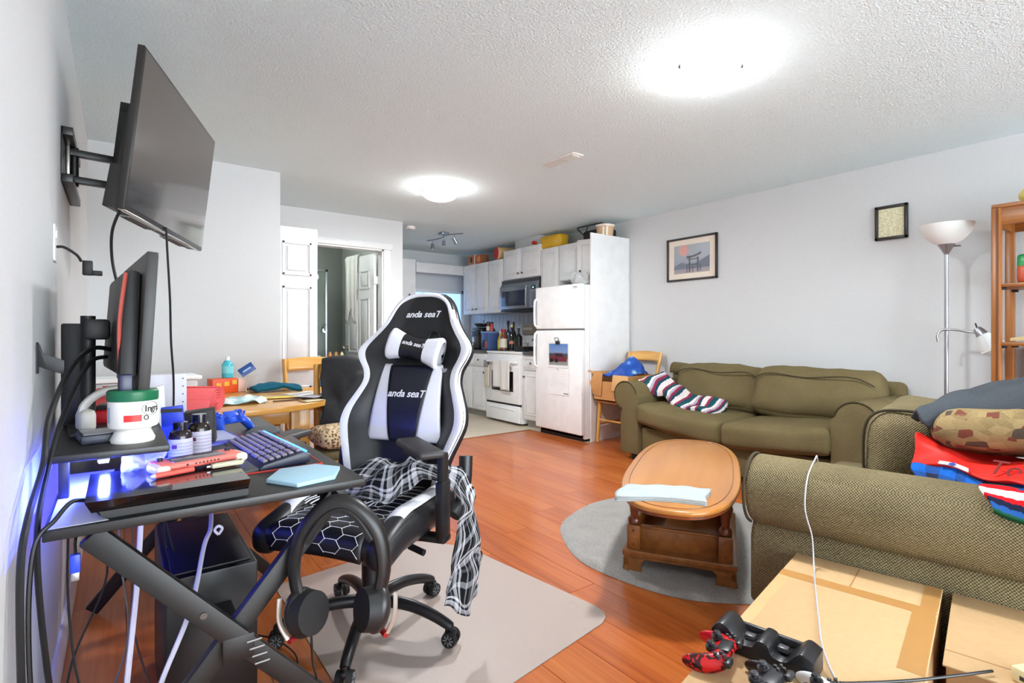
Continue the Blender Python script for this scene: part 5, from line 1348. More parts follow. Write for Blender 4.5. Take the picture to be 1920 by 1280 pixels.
# ------------------------------------------------------------------ on the raised shelf
ub = thing('cream_tub', 'large white cream tub with green lid on the raised desk shelf', 'tub', (.03, 1.735, RZ))
MB().lathe([(.001, 0), (.048, 0), (.050, .008), (.040, .03), (.043, .036), (.0535, .04), (.055, .046), (.055, .112), (.001, .112)], 44).o('jar', plain('tub_white', (236, 232, 222), .35), ub)
MB().lathe([(.001, .110), (.0565, .110), (.0575, .114), (.0575, .134), (.054, .138), (.001, .139)], 44).o('lid', plain('lid_green', (18, 104, 66), .35), ub)
def wrap(a0, a1, z0, z1, r):
    def f(u, v):
        a = a0 + (a1 - a0) * u; return (r * math.cos(a), r * math.sin(a), z0 + (z1 - z0) * v)
    return MB().grid(f, 16, 2)
wrap(R(-112), R(-71), .058, .075, .0554).o('red_band', plain('band_red', (220, 40, 34), .4), ub)
wrap(R(-168), R(-152), .055, .095, .0554).o('fine_print', plain('print_blue', (170, 188, 200), .5), ub)
def onjar(a, z, r=.0556): return frame((r * math.cos(a), r * math.sin(a), z), (-math.sin(a), math.cos(a), 0), (math.cos(a), math.sin(a), 0))
ink = plain('ink_black', (36, 40, 42), .5)
for i, ch in enumerate('Ingra'): text(ch, 'printed_letter', .024, ink, ub, onjar(R(-61 + i * 10), .089), 0, .0003, bold=.0003)
ring = [(.0558 * math.cos(R(-45 + 26 * math.cos(t))), .0558 * math.sin(R(-45 + 26 * math.cos(t))), .089 + .017 * math.sin(t)) for t in [i * 2 * PI / 30 for i in range(30)]]
MB().tube(ring, .0006, 4, 1, closed=True).o('printed_oval', ink, ub)
rg2 = [(.0558 * math.cos(R(-60 + 5.5 * math.cos(t))), .0558 * math.sin(R(-60 + 5.5 * math.cos(t))), .0665 + .0055 * math.sin(t)) for t in [i * 2 * PI / 18 for i in range(18)]]
MB().tube(rg2, .0013, 5, 1, closed=True).o('printed_ring', ink, ub)
hd_ = thing('external_drive', 'dark blue hard drive lying on the raised shelf behind the tub', 'hard drive', (-.045, 1.80, RZ), R(8))
MB().box((0, 0, .012), (.085, .12, .024), .006).o('case', plain('drive_blue', (44, 48, 62), .45), hd_); MB().box((-.0, -.0, .0245), (.07, .1, .001)).o('top_plate', plain('drive_grey', (150, 152, 156), .4), hd_)
tw_ = thing('modem_tower', 'tall black upright box device on the raised shelf by the wall', 'modem', (-.112, 2.23, RZ))
MB().box((0, 0, .16), (.066, .17, .32), .006).o('case', plain('tower_black', (30, 29, 31), .45), tw_); MB().box((0, 0, .004), (.08, .18, .008), .003).o('stand_foot', m_dark, tw_)
MB().box((.036, -.06, .10), (.008, .02, .025), .003).o('side_button', m_dark, tw_)
br = thing('wall_bracket', 'black metal bracket fixed to the wall beside the upright device', 'bracket', (XL, 1.80, 1.085))
MB().prism([(0.001, .035), (.006, .035), (.012, .012), (.055, -.008), (.055, -.045), (.02, -.03), (.001, -.02)], -.006, .006, 'xz', .001).o('bracket_arm', m_dark, br); MB().box((.002, 0, .0), (.003, .03, .08), .001).o('wall_plate', m_dark, br)
rb = thing('red_case', 'red plastic case behind the tub on the raised shelf', 'case', (-.04, 2.12, RZ), R(-6))
MB().box((.02, 0, .025), (.11, .12, .05), .012).o('case', plain('case_red', (178, 26, 34), .4), rb); MB().box((.02, 0, .055), (.07, .09, .015), .005).o('handle', m_dark, rb)
bb = thing('blue_card_box', 'deep blue box standing behind the cream tub', 'box', (.165, 2.06, RZ - .115), R(-10))
MB().prism([(-.05, 0), (.02, 0), (.005, .165), (-.055, .16)], -.012, .012, 'xz', .002).o('carton', plain('royal_blue', (26, 58, 196), .4), bb); MB().box((-.025, -.0125, .15), (.06, .002, .012)).o('top_edge', m_dark, bb)
hl = thing('white_headset', 'white over-ear headphones lying behind the cream tub', 'headphones', (.0, 1.98, RZ), R(15))
MB().tube([(-.08, 0, .03), (-.085, .0, .075), (-.04, 0, .115), (.03, 0, .118), (.085, 0, .085), (.085, 0, .04)], .014, 10, 6, flat=.8).o('headband', plain('headset_white', (226, 222, 212), .4), hl)
for sx in (-1, 1): MB().soft((sx * .08, 0, .035), (.04, .075, .07), .018, (.0, 0, 0), 6).o('ear_cup', plain('headset_white', (226, 222, 212), .4), hl)

# ------------------------------------------------------------------ monitor seen edge-on
mo = thing('monitor', 'thin black computer monitor seen from its edge on the desk shelf', 'monitor', (.045, 1.70, RZ), R(0), rot=(0, 0, R(4.5)))
# local +y runs along the screen away from the camera, +x is the viewing side
T = Matrix.Rotation(R(3.2), 4, 'Y')
MB().box((.0, .30, .32), (.026, .60, .375), .003, M=T).o('bezel', plain('monitor_black', (46, 44, 42), .45), mo)
MB().box((.0135, .30, .325), (.001, .585, .35), .0, M=T).o('screen', m_blackglass, mo)
MB().prism([(.02, .17), (.58, .17), (.52, .46), (.08, .46)], -.055, -.012, 'yz', .015, M=T).o('rear_housing', plain('monitor_rear', (36, 35, 36), .5), mo)
MB().tube([tuple(T @ Vector((-.05, .06, .19))), tuple(T @ Vector((-.058, .05, .32))), tuple(T @ Vector((-.05, .07, .45)))], .005, 6, 4).o('accent_strip', plain('accent_red', (176, 78, 66), .4), mo)
MB().box((-.075, .30, .30), (.06, .09, .06), .01).o('stand_mount', m_dark, mo); MB().cyl((-.095, .30, .01), (-.095, .30, .34), .018, n=16).o('stand_column', m_dark, mo); MB().box((-.065, .30, .006), (.15, .24, .012), .004).o('stand_base', m_dark, mo)
MB().box((-.03, .025, .15), (.03, .03, .06), .004).o('port_block', plain('port_blue', (30, 34, 70), .3), mo)

# ------------------------------------------------------------------ PC tower under the desk, headset
pc = thing('computer_tower', 'black computer tower standing on the floor under the desk', 'computer', (.215, 1.98, 0), R(0))
MB().span((-.115, -.28, .012), (.115, .25, .475), .006).o('case', plain('pc_black', (10, 10, 12), .4), pc)
MB().span((-.1, -.26, .475), (.1, .23, .482), .003).o('top_cover', plain('pc_top', (20, 20, 23), .5), pc)
for xx in (-.09, .09):
    for yy in (-.24, .21): MB().cyl((xx, yy, .001), (xx, yy, .014), .014, n=12).o('foot', m_dark, pc)
for k in range(4): MB().box((.1155, -.20, .43 - k * .025), (.001, .012, .012), .0).o('port', plain('port_white', (190, 190, 195), .4), pc)
hs_ = thing('headset', 'black gaming headset with silver yokes hanging from the desk corner', 'headset', (.462, 1.37, .475), R(-30))
hs_.scale = (1.14, 1.14, 1.14)
arc = [(-.088, 0, -.02), (-.1, 0, .05), (-.086, 0, .13), (-.045, 0, .185), (0, 0, .205), (.045, 0, .185), (.086, 0, .13), (.1, 0, .05), (.088, 0, -.02)]
MB().tube(arc, .012, 10, 6, flat=1.5).o('headband', plain('headset_black', (26, 24, 24), .35), hs_)
MB().tube([(x * .9, y, z - .012) for x, y, z in arc[2:-2]], .01, 8, 6, flat=1.7).o('headband_cushion', m_bplas2, hs_)
for sx in (-1, 1):
    T = Matrix.Translation((sx * .082, 0, -.045)) @ Matrix.Rotation(R(sx * 12), 4, 'Y') @ Matrix.Rotation(R(sx * 30), 4, 'Z')
    MB().ball((0, 0, 0), (.058, .092, .112), 14, M=T).o('ear_cup', plain('cup_black', (34, 32, 32), .35), hs_)
    MB().cyl((-sx * .008, 0, 0), (-sx * .036, 0, 0), .05, .046, 24, M=T).o('ear_pad', m_bplas2, hs_)
    MB().tube([tuple(T @ Vector((sx * .024, -.03, .05))), tuple(T @ Vector((sx * .03, -.038, .0))), tuple(T @ Vector((sx * .026, -.03, -.045)))], .006, 8, 4, flat=.6).o('yoke', plain('yoke_silver', (196, 190, 180), .3, .6), hs_)
    MB().tube([tuple(T @ Vector((sx * .024, .005, -.053))), tuple(T @ Vector((sx * .024, -.03, -.05)))], .007, 8, 2).o('red_accent', plain('accent_crimson', (140, 20, 24), .4), hs_)
tag(MB().tube([(.39, 1.37, .39), (.40, 1.39, .30), (.43, 1.46, .20), (.45, 1.62, .06), (.47, 1.80, .02), (.50, 1.95, .012), (.46, 2.1, .012), (.38, 2.2, .012)], .003, 6, 8).o('headset_cable', m_dark), 'thin black headset cable drooping to the floor mat', 'cable')

# ------------------------------------------------------------------ cables around the desk
def cable(name, label, pts, r, mat, sub=8): return tag(MB().tube(pts, r, 7, sub).o(name, mat), label, 'cable', 'cables around the desk')
m_cab_b = plain('cable_black', (10, 10, 11), .5); m_cab_w = plain('cable_lilac_white', (206, 204, 222), .45); m_cab_g = plain('cable_grey', (96, 92, 90), .5)
cable('power_cable', 'thick black cable hanging along the wall beside the desk', [(-.02, 1.98, 1.10), (-.06, 1.93, 1.105), (-.10, 1.8, 1.06), (-.132, 1.66, .95), (-.138, 1.6, .85), (-.145, 1.42, .78), (-.150, 1.36, .70), (-.146, 1.33, .52), (-.14, 1.33, .35), (-.13, 1.33, .12), (-.12, 1.36, .01)], .0065, m_cab_b)
cable('power_cable', 'black cable dropping behind the desk and curving to the floor', [(-.03, 1.95, 1.08), (-.07, 1.88, 1.06), (-.115, 1.72, .93), (-.134, 1.56, .80), (-.14, 1.50, .70), (-.13, 1.5, .5), (-.11, 1.53, .30), (-.06, 1.6, .10), (.02, 1.72, .02), (.10, 1.86, .01)], .006, m_cab_b)
cable('power_cable', 'black cable leaving the console back and looping past the shelf post', [(-.052, 1.47, .782), (-.08, 1.45, .79), (-.105, 1.42, .765), (-.135, 1.40, .72), (-.142, 1.39, .55), (-.13, 1.40, .30), (-.10, 1.45, .06)], .0045, m_cab_b)
cable('network_cable', 'pale flat cable running down past the desk leg to the floor', [(.05, 1.75, .70), (.04, 1.72, .5), (.02, 1.66, .30), (.0, 1.60, .12), (-.03, 1.50, .012), (-.06, 1.30, .012)], .007, m_cab_w)
cable('network_cable', 'pale lilac cable looping across the crossed desk legs', [(.24, 1.95, .56), (.225, 1.85, .545), (.20, 1.78, .52), (.15, 1.60, .43), (.08, 1.55, .28), (.02, 1.50, .12), (-.06, 1.44, .012), (-.11, 1.32, .012)], .0065, m_cab_w)
lp = [(.235, 1.76, .555 + 0), (.245, 1.76, .57), (.235, 1.76, .58), (.225, 1.76, .57)]
cable('cable_loop', 'small white coiled cable loop above the computer tower', lp + [lp[0]], .004, m_cab_w, 5)
random.seed(11)
for i, (lab) in enumerate(('thin dark wire tangled under the desk near the wall', 'dark wire lying in curls on the floor under the desk', 'grey wire running from the desk back to the floor tangle', 'brown-grey wire crossing the cable tangle under the desk', 'black wire drooping below the desktop rear edge', 'thin black wire curling by the baseboard')):
    x = -.10 + .045 * i
    pts = [(x, 1.75 + .05 * i, .72), (x + random.uniform(-.05, .05), 1.75 + .04 * i, .5), (x + random.uniform(-.06, .08), 1.7 + .05 * i, .28), (x + random.uniform(-.1, .1), 1.62 + random.uniform(-.1, .1), .10), (x + random.uniform(-.02, .15), 1.55 + random.uniform(-.1, .15), .012), (x + random.uniform(.05, .25), 1.75 + random.uniform(-.1, .2), .012), (x + random.uniform(-.05, .2), 1.95, .012)]
    cable('loose_wire', lab, pts, .0028, (m_cab_b, m_cab_b, m_cab_g, plain('cable_brown', (80, 58, 46), .5), m_cab_b, m_cab_b)[i])
ua = thing('usb_plug', 'blue cable plug hanging under the desk edge by the wall', 'plug', (-.075, 1.46, .655))
MB().box((0, 0, 0), (.018, .014, .04), .003).o('housing', plain('plug_blue', (40, 70, 200), .35), ua); MB().box((0, 0, -.028), (.014, .008, .018), .001).o('metal_tip', m_silver, ua)
MB().tube([(0, 0, .02), (0, 0.01, .05), (.01, .03, .075)], .003, 6, 3).o('lead', m_cab_b, ua)
wp_ = thing('outlet_plate', 'white wall plate with a cable passing through it below the television', 'wall plate', (XL, 2.25, 1.44))
MB().box((.003, 0, 0), (.006, .075, .118), .002).o('plate', m_white, wp_); MB().box((.005, .0, .03), (.006, .02, .025), .001).o('socket', plain('socket_white', (228, 228, 226), .4), wp_)
hc_ = thing('hdmi_lead', 'short black cable with flat plug sticking out of the wall plate', 'cable', (XL + .006, 2.25, 1.43))
MB().tube([(0, 0, 0), (.02, -.0, .0), (.05, .01, -.02), (.062, .02, -.04)], .0045, 8, 6).o('lead', m_cab_b, hc_); MB().box((.078, .03, -.06), (.028, .016, .05), .004, M=Matrix.Rotation(0, 4, 'Y')).box((.10, .04, -.075), (.035, .022, .016), .003).o('plug', m_cab_b, hc_)
lo = thing('floor_outlet', 'white low outlet plate on the wall near the baseboard', 'wall plate', (XL, 1.49, .33))
MB().box((.003, 0, 0), (.006, .075, .118), .002).o('plate', m_white, lo); MB().box((.0065, 0, .02), (.003, .03, .03), .001).box((.0065, 0, -.02), (.003, .03, .03), .001).o('socket', plain('socket_white', (228, 228, 226), .4), lo)

# ================================================================== wall television
n0 = Vector((.014, 2.28, 1.585)); n1 = Vector((.348, 3.19, 1.585)); W_ = (n1 - n0).length
ang = math.atan2(n1.y - n0.y, n1.x - n0.x)
tv = thing('television', 'flat black television tilted down on a swivel wall arm', 'television', n0, rot=(0, 0, ang))
# local x along the width away from the camera, local -y the screen side; tilt about local x
TT = Matrix.Rotation(R(6.3), 4, 'X')
Ht = .585
MB().box((W_ / 2, .012, Ht / 2), (W_, .024, Ht), .004, M=TT).o('frame', plain('tv_black', (36, 33, 32), .35), tv)
t = NT('tv_screen'); t.col((52, 44, 42)); t.rough(.09); t.b.inputs['Specular IOR Level'].default_value = 1.0; t.b.inputs['Coat Weight'].default_value = .6; t.b.inputs['Coat Roughness'].default_value = .06
MB().box((W_ / 2, -.0005, Ht / 2 + .004), (W_ - .02, .001, Ht - .026), 0, M=TT).o('screen', t.m, tv)
MB().prism([(.03, .03), (W_ - .03, .03), (W_ - .08, .40), (.08, .40)], .02, .062, 'xz', .012, M=TT).o('rear_housing', plain('tv_rear', (34, 31, 30), .5), tv)
MB().prism([(.01, 0.0), (W_ - .01, 0.0), (W_ - .03, .16), (.03, .16)], .02, .075, 'xz', .012, M=TT).o('speaker_bulge', plain('tv_rear', (34, 31, 30), .5), tv)
MB().box((W_ / 2, .012, -.002), (W_ * .98, .02, .004), .001, M=TT).o('bottom_trim', plain('tv_chrome', (190, 188, 186), .2, .8), tv)
for xx in (.26, .70): 
    g_ = MB().box((xx, .045, -.004), (.26, .05, .006), .002, M=TT).o('speaker_grille', plain('grille_grey', (150, 148, 146), .4), tv)
    for k in range(3): MB().box((xx, .03 + .014 * k, -.008), (.24, .004, .003), .0, M=TT).o('grille_bar', m_dark, g_)
mt = thing('tv_mount', 'black swivel arm wall mount behind the television', 'tv mount', (XL, 2.72, 1.80))
m_mnt = plain('mount_black', (26, 24, 23), .4)
wp2 = MB().span((0.001, -.23, -.1), (.006, .23, .1), .001).span((0.001, -.23, .07), (.035, .23, .1), .002).span((0.001, -.23, -.1), (.035, .23, -.07), .002)
wp2.o('wall_plate', m_mnt, mt)
MB().span((.008, -.10, -.07), (.018, -.06, .07), .002).o('plate_tie', plain('raw_steel', (186, 180, 170), .3, .8), mt)
for z in (.052, -.052):
    MB().box((.11, -.05, z), (.2, .03, .026), .003, rz=R(8)).o('arm', m_mnt, mt)
MB().cyl((.03, -.05, -.075), (.03, -.05, .075), .013, n=16).o('pivot', m_mnt, mt); MB().cyl((.2, -.04, -.075), (.2, -.04, .075), .013, n=16).o('pivot', m_mnt, mt)
c_, s__ = math.cos(ang), math.sin(ang)
TB = Matrix.Translation(n0 - Vector((XL, 2.72, 1.80))) @ Matrix.Rotation(ang, 4, 'Z') @ TT
hb = MB()
for xx in (.27, .62): hb.span((xx, .062, .08), (xx + .03, .085, .46), .002, M=TB)
hb.span((.27, .066, .2), (.65, .08, .225), .002, M=TB).span((.27, .066, .31), (.65, .08, .335), .002, M=TB)
hb.o('tv_bracket', m_mnt, mt)
sd_ = [(.085, .18), (.085, .43), (.115, .43), (.135, .40), (.135, .20), (.12, .18)]
fb = MB()
for a, b in (((.085, .18), (.16, .22)), ((.085, .42), (.16, .46)), ((.13, .2), (.16, .44))):
    fb.span((.268, a[0], a[1]), (.274, b[0], b[1]), .001, M=TB)
fb.o('tilt_plate', m_mnt, mt)
cable('tv_cable', 'black cable hanging from the near end of the television', [(.005, 2.36, 1.60), (-.02, 2.4, 1.52), (-.02, 2.45, 1.42), (.0, 2.45, 1.30), (.005, 2.4, 1.2), (-.01, 2.3, 1.1)], .005, m_cab_b)
cable('tv_cable', 'black cable hanging from the middle of the television to the table', [(.16, 2.66, 1.60), (.165, 2.67, 1.5), (.175, 2.68, 1.30), (.18, 2.70, 1.12), (.19, 2.71, .95), (.19, 2.72, .78), (.19, 2.73, .72)], .0045, m_cab_b)
# ================================================================== dining corner
m_pine = wood('golden_pine', (202, 142, 60), (226, 170, 88), 0, .3, 12, .3)
m_pinez = wood('golden_pine_upright', (202, 142, 60), (226, 170, 88), 2, .3, 12, .3)
dt = thing('dining_table', 'round golden wood dining table crowded with small things', 'dining table', (.56, 3.66, 0))
TR = .62
circ = [(TR * math.cos(2 * PI * i / 80), TR * math.sin(2 * PI * i / 80)) for i in range(80)]
def half(y0, y1, n=60):
    pts = [(x, y) for x, y in circ if y0 <= y <= y1]
    return pts
top_n = [(x, y) for x, y in circ if y < -.2505]
import itertools
def seg(y0, y1):
    a = [];
    for i in range(81):
        y = y0 + (y1 - y0) * i / 80; a.append((math.sqrt(max(0, TR * TR - y * y)), y))
    return a + [(-x, y) for x, y in a[::-1]]
MB().prism(seg(-TR + .0005, -.2515), .715, .75, 'xy', .006, seg=3).o('table_leaf', m_pine, dt)
MB().prism(seg(-.2485, .2485), .715, .75, 'xy', .006, seg=3).o('table_top', m_pine, dt)
MB().prism(seg(.2515, TR - .0005), .715, .75, 'xy', .006, seg=3).o('table_leaf', m_pine, dt)
ap = [(.43 * math.cos(2 * PI * i / 48), .43 * math.sin(2 * PI * i / 48)) for i in range(48)]
MB().span((-.36, -.37, .62), (.36, -.345, .715), .003).span((-.36, .345, .62), (.36, .37, .715), .003).span((.335, -.36, .62), (.36, .36, .715), .003).span((-.36, -.36, .62), (-.335, .36, .715), .003).o('apron', m_pine, dt)
for sx in (-1, 1):
    for sy in (-1, 1): MB().span((sx * .31 - .055, sy * .36 - .03, 0.001), (sx * .31 + .055, sy * .36 + .03, .715), .006).o('leg', m_pinez, dt)
TZ = .7505
def dchair(label, loc, rz, cushion=True):
    c = thing('dining_chair', label, 'chair', loc, rz, 'golden wood dining chairs')
    w = .20
    for sx in (-1, 1):
        MB().tube([(sx * w, -.19, .435), (sx * (w + .004), -.20, .25), (sx * (w + .01), -.215, .012)], lambda t: .021 - .004 * t, 10, 5).o('leg', m_pinez, c)
        MB().tube([(sx * (w - .01), .26, .008), (sx * (w - .005), .225, .22), (sx * w, .2, .44), (sx * (w + .004), .235, .70), (sx * (w + .01), .30, .955)], lambda t: .021 - .002 * t, 10, 5).o('post', m_pinez, c)
    MB().prism([(-.225, -.215), (.225, -.215), (.205, .2), (-.205, .2)], .43, .452, 'xy', .008).o('seat', m_pine, c)
    def rail(z0, z1, y0):
        mb = MB()
        def f(u, v):
            x = -.2 + .4 * u; b = .03 * math.sin(PI * u)
            return (x, y0 + b + (v - .5) * .06 * 0.6, z0 + (z1 - z0) * v + .012 * math.sin(PI * u) * (1 if v > .5 else .4))
        return mb.grid(f, 16, 4)
    rail(.865, .955, .285).o('top_rail', m_pine, c, thick=.02); rail(.67, .715, .235).o('back_rail', m_pine, c, thick=.018); rail(.56, .60, .212).o('back_rail', m_pine, c, thick=.018)
    for sx in (-1, 1): MB().cyl((sx * (w + .005), -.205, .2), (sx * w, .225, .22), .010, n=10).o('stretcher', m_pinez, c)
    MB().cyl((-w, -.20, .25), (w, -.20, .25), .010, n=10).o('stretcher', m_pinez, c)
    if cushion: MB().soft((0, -.01, .475), (.41, .39, .05), .024, (0, 0, .012), 10).o('seat_cushion', m_olive, c)
    return c
dchair('golden ladder-back chair in the corner behind the table, rail showing', (1.20, 3.98, 0), R(-6), False)
dchair('golden chair at the table with a dark jacket over its back', (1.10, 3.06, 0), R(-20))
dchair('golden chair between the sofa and the end panel holding a carton', (4.28, 3.70, 0), R(-90), False)
# cushion on the seat beside the table
pc_ = MB().soft((0, 0, .06), (.30, .30, .10), .05, (0, 0, .015), 10, .008)
t = NT('leopard_print'); t.rough(.9); vo = t.n('ShaderNodeTexVoronoi'); vo.inputs['Scale'].default_value = 60; t.l(t.coord('Object'), vo.inputs['Vector']); t.col(t.ramp(vo.outputs[0], [(.0, (70, 44, 26)), (.35, (120, 84, 52)), (.5, (214, 190, 150)), (1, (226, 206, 170))]))
tag(pc_.o('print_cushion', t.m, loc=(1.02, 3.02, .505)), 'small leopard-print cushion on the seat of the jacket chair', 'cushion')
JK = [[(0.974, 3.212, 0.6), (1.005, 3.297, 0.84), (1.041, 3.395, 0.985), (1.063, 3.456, 0.88), (1.07, 3.475, 0.5)], [(1.05, 3.185, 0.6), (1.08, 3.269, 0.84), (1.116, 3.368, 0.985), (1.139, 3.429, 0.88), (1.145, 3.448, 0.5)], [(1.134, 3.154, 0.6), (1.165, 3.239, 0.84), (1.201, 3.337, 0.985), (1.223, 3.398, 0.88), (1.23, 3.417, 0.5)], [(1.219, 3.123, 0.6), (1.25, 3.208, 0.84), (1.285, 3.306, 0.985), (1.308, 3.368, 0.88), (1.315, 3.386, 0.5)], [(1.322, 3.086, 0.7), (1.353, 3.17, 0.84), (1.389, 3.269, 0.93), (1.411, 3.33, 0.88), (1.418, 3.349, 0.5)], [(1.388, 3.062, 0.7), (1.419, 3.146, 0.84), (1.455, 3.245, 0.93), (1.477, 3.306, 0.88), (1.484, 3.325, 0.5)]]
tag(patch(JK, 30, 40, .035, 8, 5, .6, .9).o('jacket', cloth('charcoal_jacket', (34, 34, 36), (62, 62, 64), 40, .2, .7), thick=.03, subd=1), 'charcoal jacket slung over the dining chair back', 'jacket')

# things on the dining table
ym = thing('yoga_mat', 'rolled coral-red yoga mat on the dining table', 'yoga mat', (.36, 3.10, TZ), R(-38))
sp = []
for i in range(150):
    a = i / 149 * 2 * PI * 4.2; r = .012 + .0105 * a / (2 * PI) * 1.15; sp.append((r * math.cos(a), r * math.sin(a) + .066))
def spiral(u, v):
    i = min(149, int(round(u * 149))); x, z = sp[i]; return (-.56 + .62 * v, x, z)
MB().grid(spiral, 149, 1).o('rolled_foam', plain('coral_foam', (230, 92, 92), .7, nb=.1, ns=120), ym, thick=.0062)
MB().grid(lambda u, v: (-.56 + .62 * v, -.065 - .03 * u, .066 - .064 * u), 6, 1).o('loose_flap', plain('coral_foam', (230, 92, 92), .7, nb=.1, ns=120), ym, thick=.0062)
hb_ = thing('sanitizer_bottle', 'aqua hand sanitizer bottle standing on the candy box', 'bottle', (.60, 4.08, TZ + .1))
MB().lathe([(.001, 0), (.034, 0), (.036, .01), (.036, .09), (.02, .115), (.013, .118), (.001, .118)], 24).o('bottle', plain('aqua_gel', (70, 184, 200), .15), hb_); MB().cyl((0, 0, .118), (0, 0, .145), .014, n=16).o('cap', plain('cap_white', (226, 240, 236), .4), hb_); MB().lathe([(.0365, .03), (.0365, .08)], 24, cap=False).o('paper_label', plain('aqua_label', (120, 206, 214), .4), hb_)
cb_ = thing('candy_box', 'orange candy box with yellow lettering on the dining table', 'box', (.585, 4.06, TZ), R(12))
MB().span((-.1, -.05, 0), (.06, .05, .098), .003).o('carton', plain('candy_orange', (230, 84, 28), .4), cb_)
for k in range(3): MB().box((-.06 + k * .05, -.0505, .055 + .008 * k), (.03, .001, .03), .0).o('print_letter', plain('candy_yellow', (236, 180, 40), .4), cb_)
MB().box((.09, 0, .045), (.05, .09, .09), .004).o('side_pack', plain('candy_pale', (232, 190, 170), .4), cb_)
cc = thing('clear_jar', 'clear plastic cup beside the candy box', 'cup', (.75, 4.02, TZ))
MB().lathe([(.03, 0), (.038, .11), (.036, .11), (.028, .004)], 24, cap=False).o('cup', glassy('clear_plastic', (225, 216, 212), .08, .4), cc); MB().cyl((0, 0, .002), (0, 0, .03), .028, n=20).o('contents', plain('pale_contents', (214, 190, 176), .4), cc)
bc = thing('gift_card', 'navy card leaning out of the cup by the sanitizer', 'card', (.70, 4.03, TZ + .12), rot=(R(70), R(-32), R(10)))
MB().box((0.03, 0.02, 0), (.105, .062, .002), .0005).o('card', plain('card_navy', (24, 70, 140), .35), bc); MB().box((0.03, .02, .0012), (.06, .012, .0006)).o('print', plain('card_print', (150, 180, 220), .4), bc)
tc_ = [[(.72, 4.05, TZ + .012), (.86, 4.10, TZ + .03), (1.0, 4.08, TZ + .02)], [(.72, 3.95, TZ + .03), (.88, 3.97, TZ + .055), (1.04, 3.93, TZ + .02)], [(.74, 3.85, TZ + .012), (.9, 3.86, TZ + .03), (1.04, 3.84, TZ + .012)]]
tag(patch(tc_, 16, 20, .01, 16, 2).o('teal_shirt', cloth('teal_cloth', (14, 70, 92), (34, 104, 126), 60), thick=.02, subd=1), 'crumpled teal shirt on the dining table', 'shirt')
tis = [[(.42, 3.42, TZ + .008), (.55, 3.44, TZ + .03), (.70, 3.46, TZ + .01)], [(.43, 3.34, TZ + .02), (.56, 3.33, TZ + .035), (.70, 3.36, TZ + .018)], [(.45, 3.26, TZ + .006), (.57, 3.25, TZ + .014), (.68, 3.27, TZ + .006)]]
t = NT('mint_white_film'); t.rough(.3); t.col(t.ramp(t.noise(t.coord('Object'), 12, 2), [(.4, (238, 240, 238)), (.55, (150, 214, 214)), (.65, (240, 242, 240))]))
tag(patch(tis, 18, 24, .018, 22, 7).o('film_bag', t.m, thick=.003, subd=1), 'white and mint plastic wrapper on the dining table', 'wrapper')
def sheet(name, label, loc, d, rz, mat, cat='paper'):
    p = thing(name, label, cat, loc, rz)
    MB().grid(lambda u, v: ((u - .5) * d[0], (v - .5) * d[1], .003 + .006 * math.sin(u * 3) * math.sin(v * 4)), 10, 10).o('sheet', mat, p, thick=.0015)
    MB().grid(lambda u, v: ((u - .5) * d[0] * .7, (v - .3) * d[1] * .3, .0055 + .006 * math.sin((.15 + u * .7) * 3) * math.sin((.5 + v * .3 - .09) * 4)), 8, 3).o('print_block', plain('print_faint', (214, 212, 206), .6), p)
    return p
sheet('paper_sheet', 'white sheet of paper near the jacket on the dining table', (.98, 3.56, TZ + .006), (.2, .28), R(20), plain('paper_white', (240, 240, 240), .6))
sheet('envelope', 'yellow envelope on the dining table', (.82, 3.52, TZ + .002), (.24, .16), R(-12), plain('paper_yellow', (230, 200, 96), .6), 'envelope')
sheet('paper_sheet', 'lavender-white sheet with raised corner on the dining table', (1.0, 3.40, TZ + .012), (.26, .18), R(35), plain('paper_lilac', (222, 224, 238), .6))
sheet('sticky_pad', 'small cream note pad at the table rim', (.92, 3.22, TZ + .001), (.13, .09), R(18), plain('pad_cream', (238, 226, 180), .6), 'note pad')
pen = thing('pen', 'dark pen lying across the dining table', 'pen', (.80, 3.30, TZ + .005), R(6))
MB().cyl((-.08, 0, 0), (.07, 0, 0), .0045, n=10).o('barrel', plain('pen_brown', (96, 60, 30), .4), pen); MB().cyl((.07, 0, 0), (.085, 0, 0), .0045, .001, 10).o('tip', m_silver, pen)
wt = thing('white_tote', 'white lidded storage bin behind the monitor on the dining table', 'storage bin', (.08, 4.02, TZ), R(4))
MB().span((-.2, -.13, 0), (.32, .13, .11), .015).o('bin', plain('bin_clear', (206, 206, 210), .3), wt); MB().span((-.22, -.15, .11), (.34, .15, .135), .008).o('lid', plain('bin_lid', (240, 240, 240), .35), wt)
pf_ = thing('perforated_panel', 'pale lilac perforated board leaning behind the cream tub', 'board', (.17, 2.86, DZ - .0), R(8))
MB().span((-.10, 0, 0), (.075, .01, .225), .002).o('board', plain('board_lilac', (206, 204, 214), .5), pf_)
for k in range(6): MB().cyl((.06, -.001, .03 + k * .035), (.06, .0, .03 + k * .035), .003, n=8).o('hole', m_dark, pf_)
pf_.location = (.17, 2.76, DZ)
wk2 = thing('white_speaker', 'white folded paper packet beside the board', 'packet', (.10, 2.64, DZ), R(10))
MB().prism([(-.05, 0), (.06, 0), (.05, .19), (-.03, .165)], -.01, .01, 'xz', .002).o('packet', plain('packet_white', (236, 236, 234), .5), wk2); MB().box((0.0, -.0105, .1), (.05, .001, .05)).o('print', plain('print_faint', (214, 212, 206), .6), wk2)

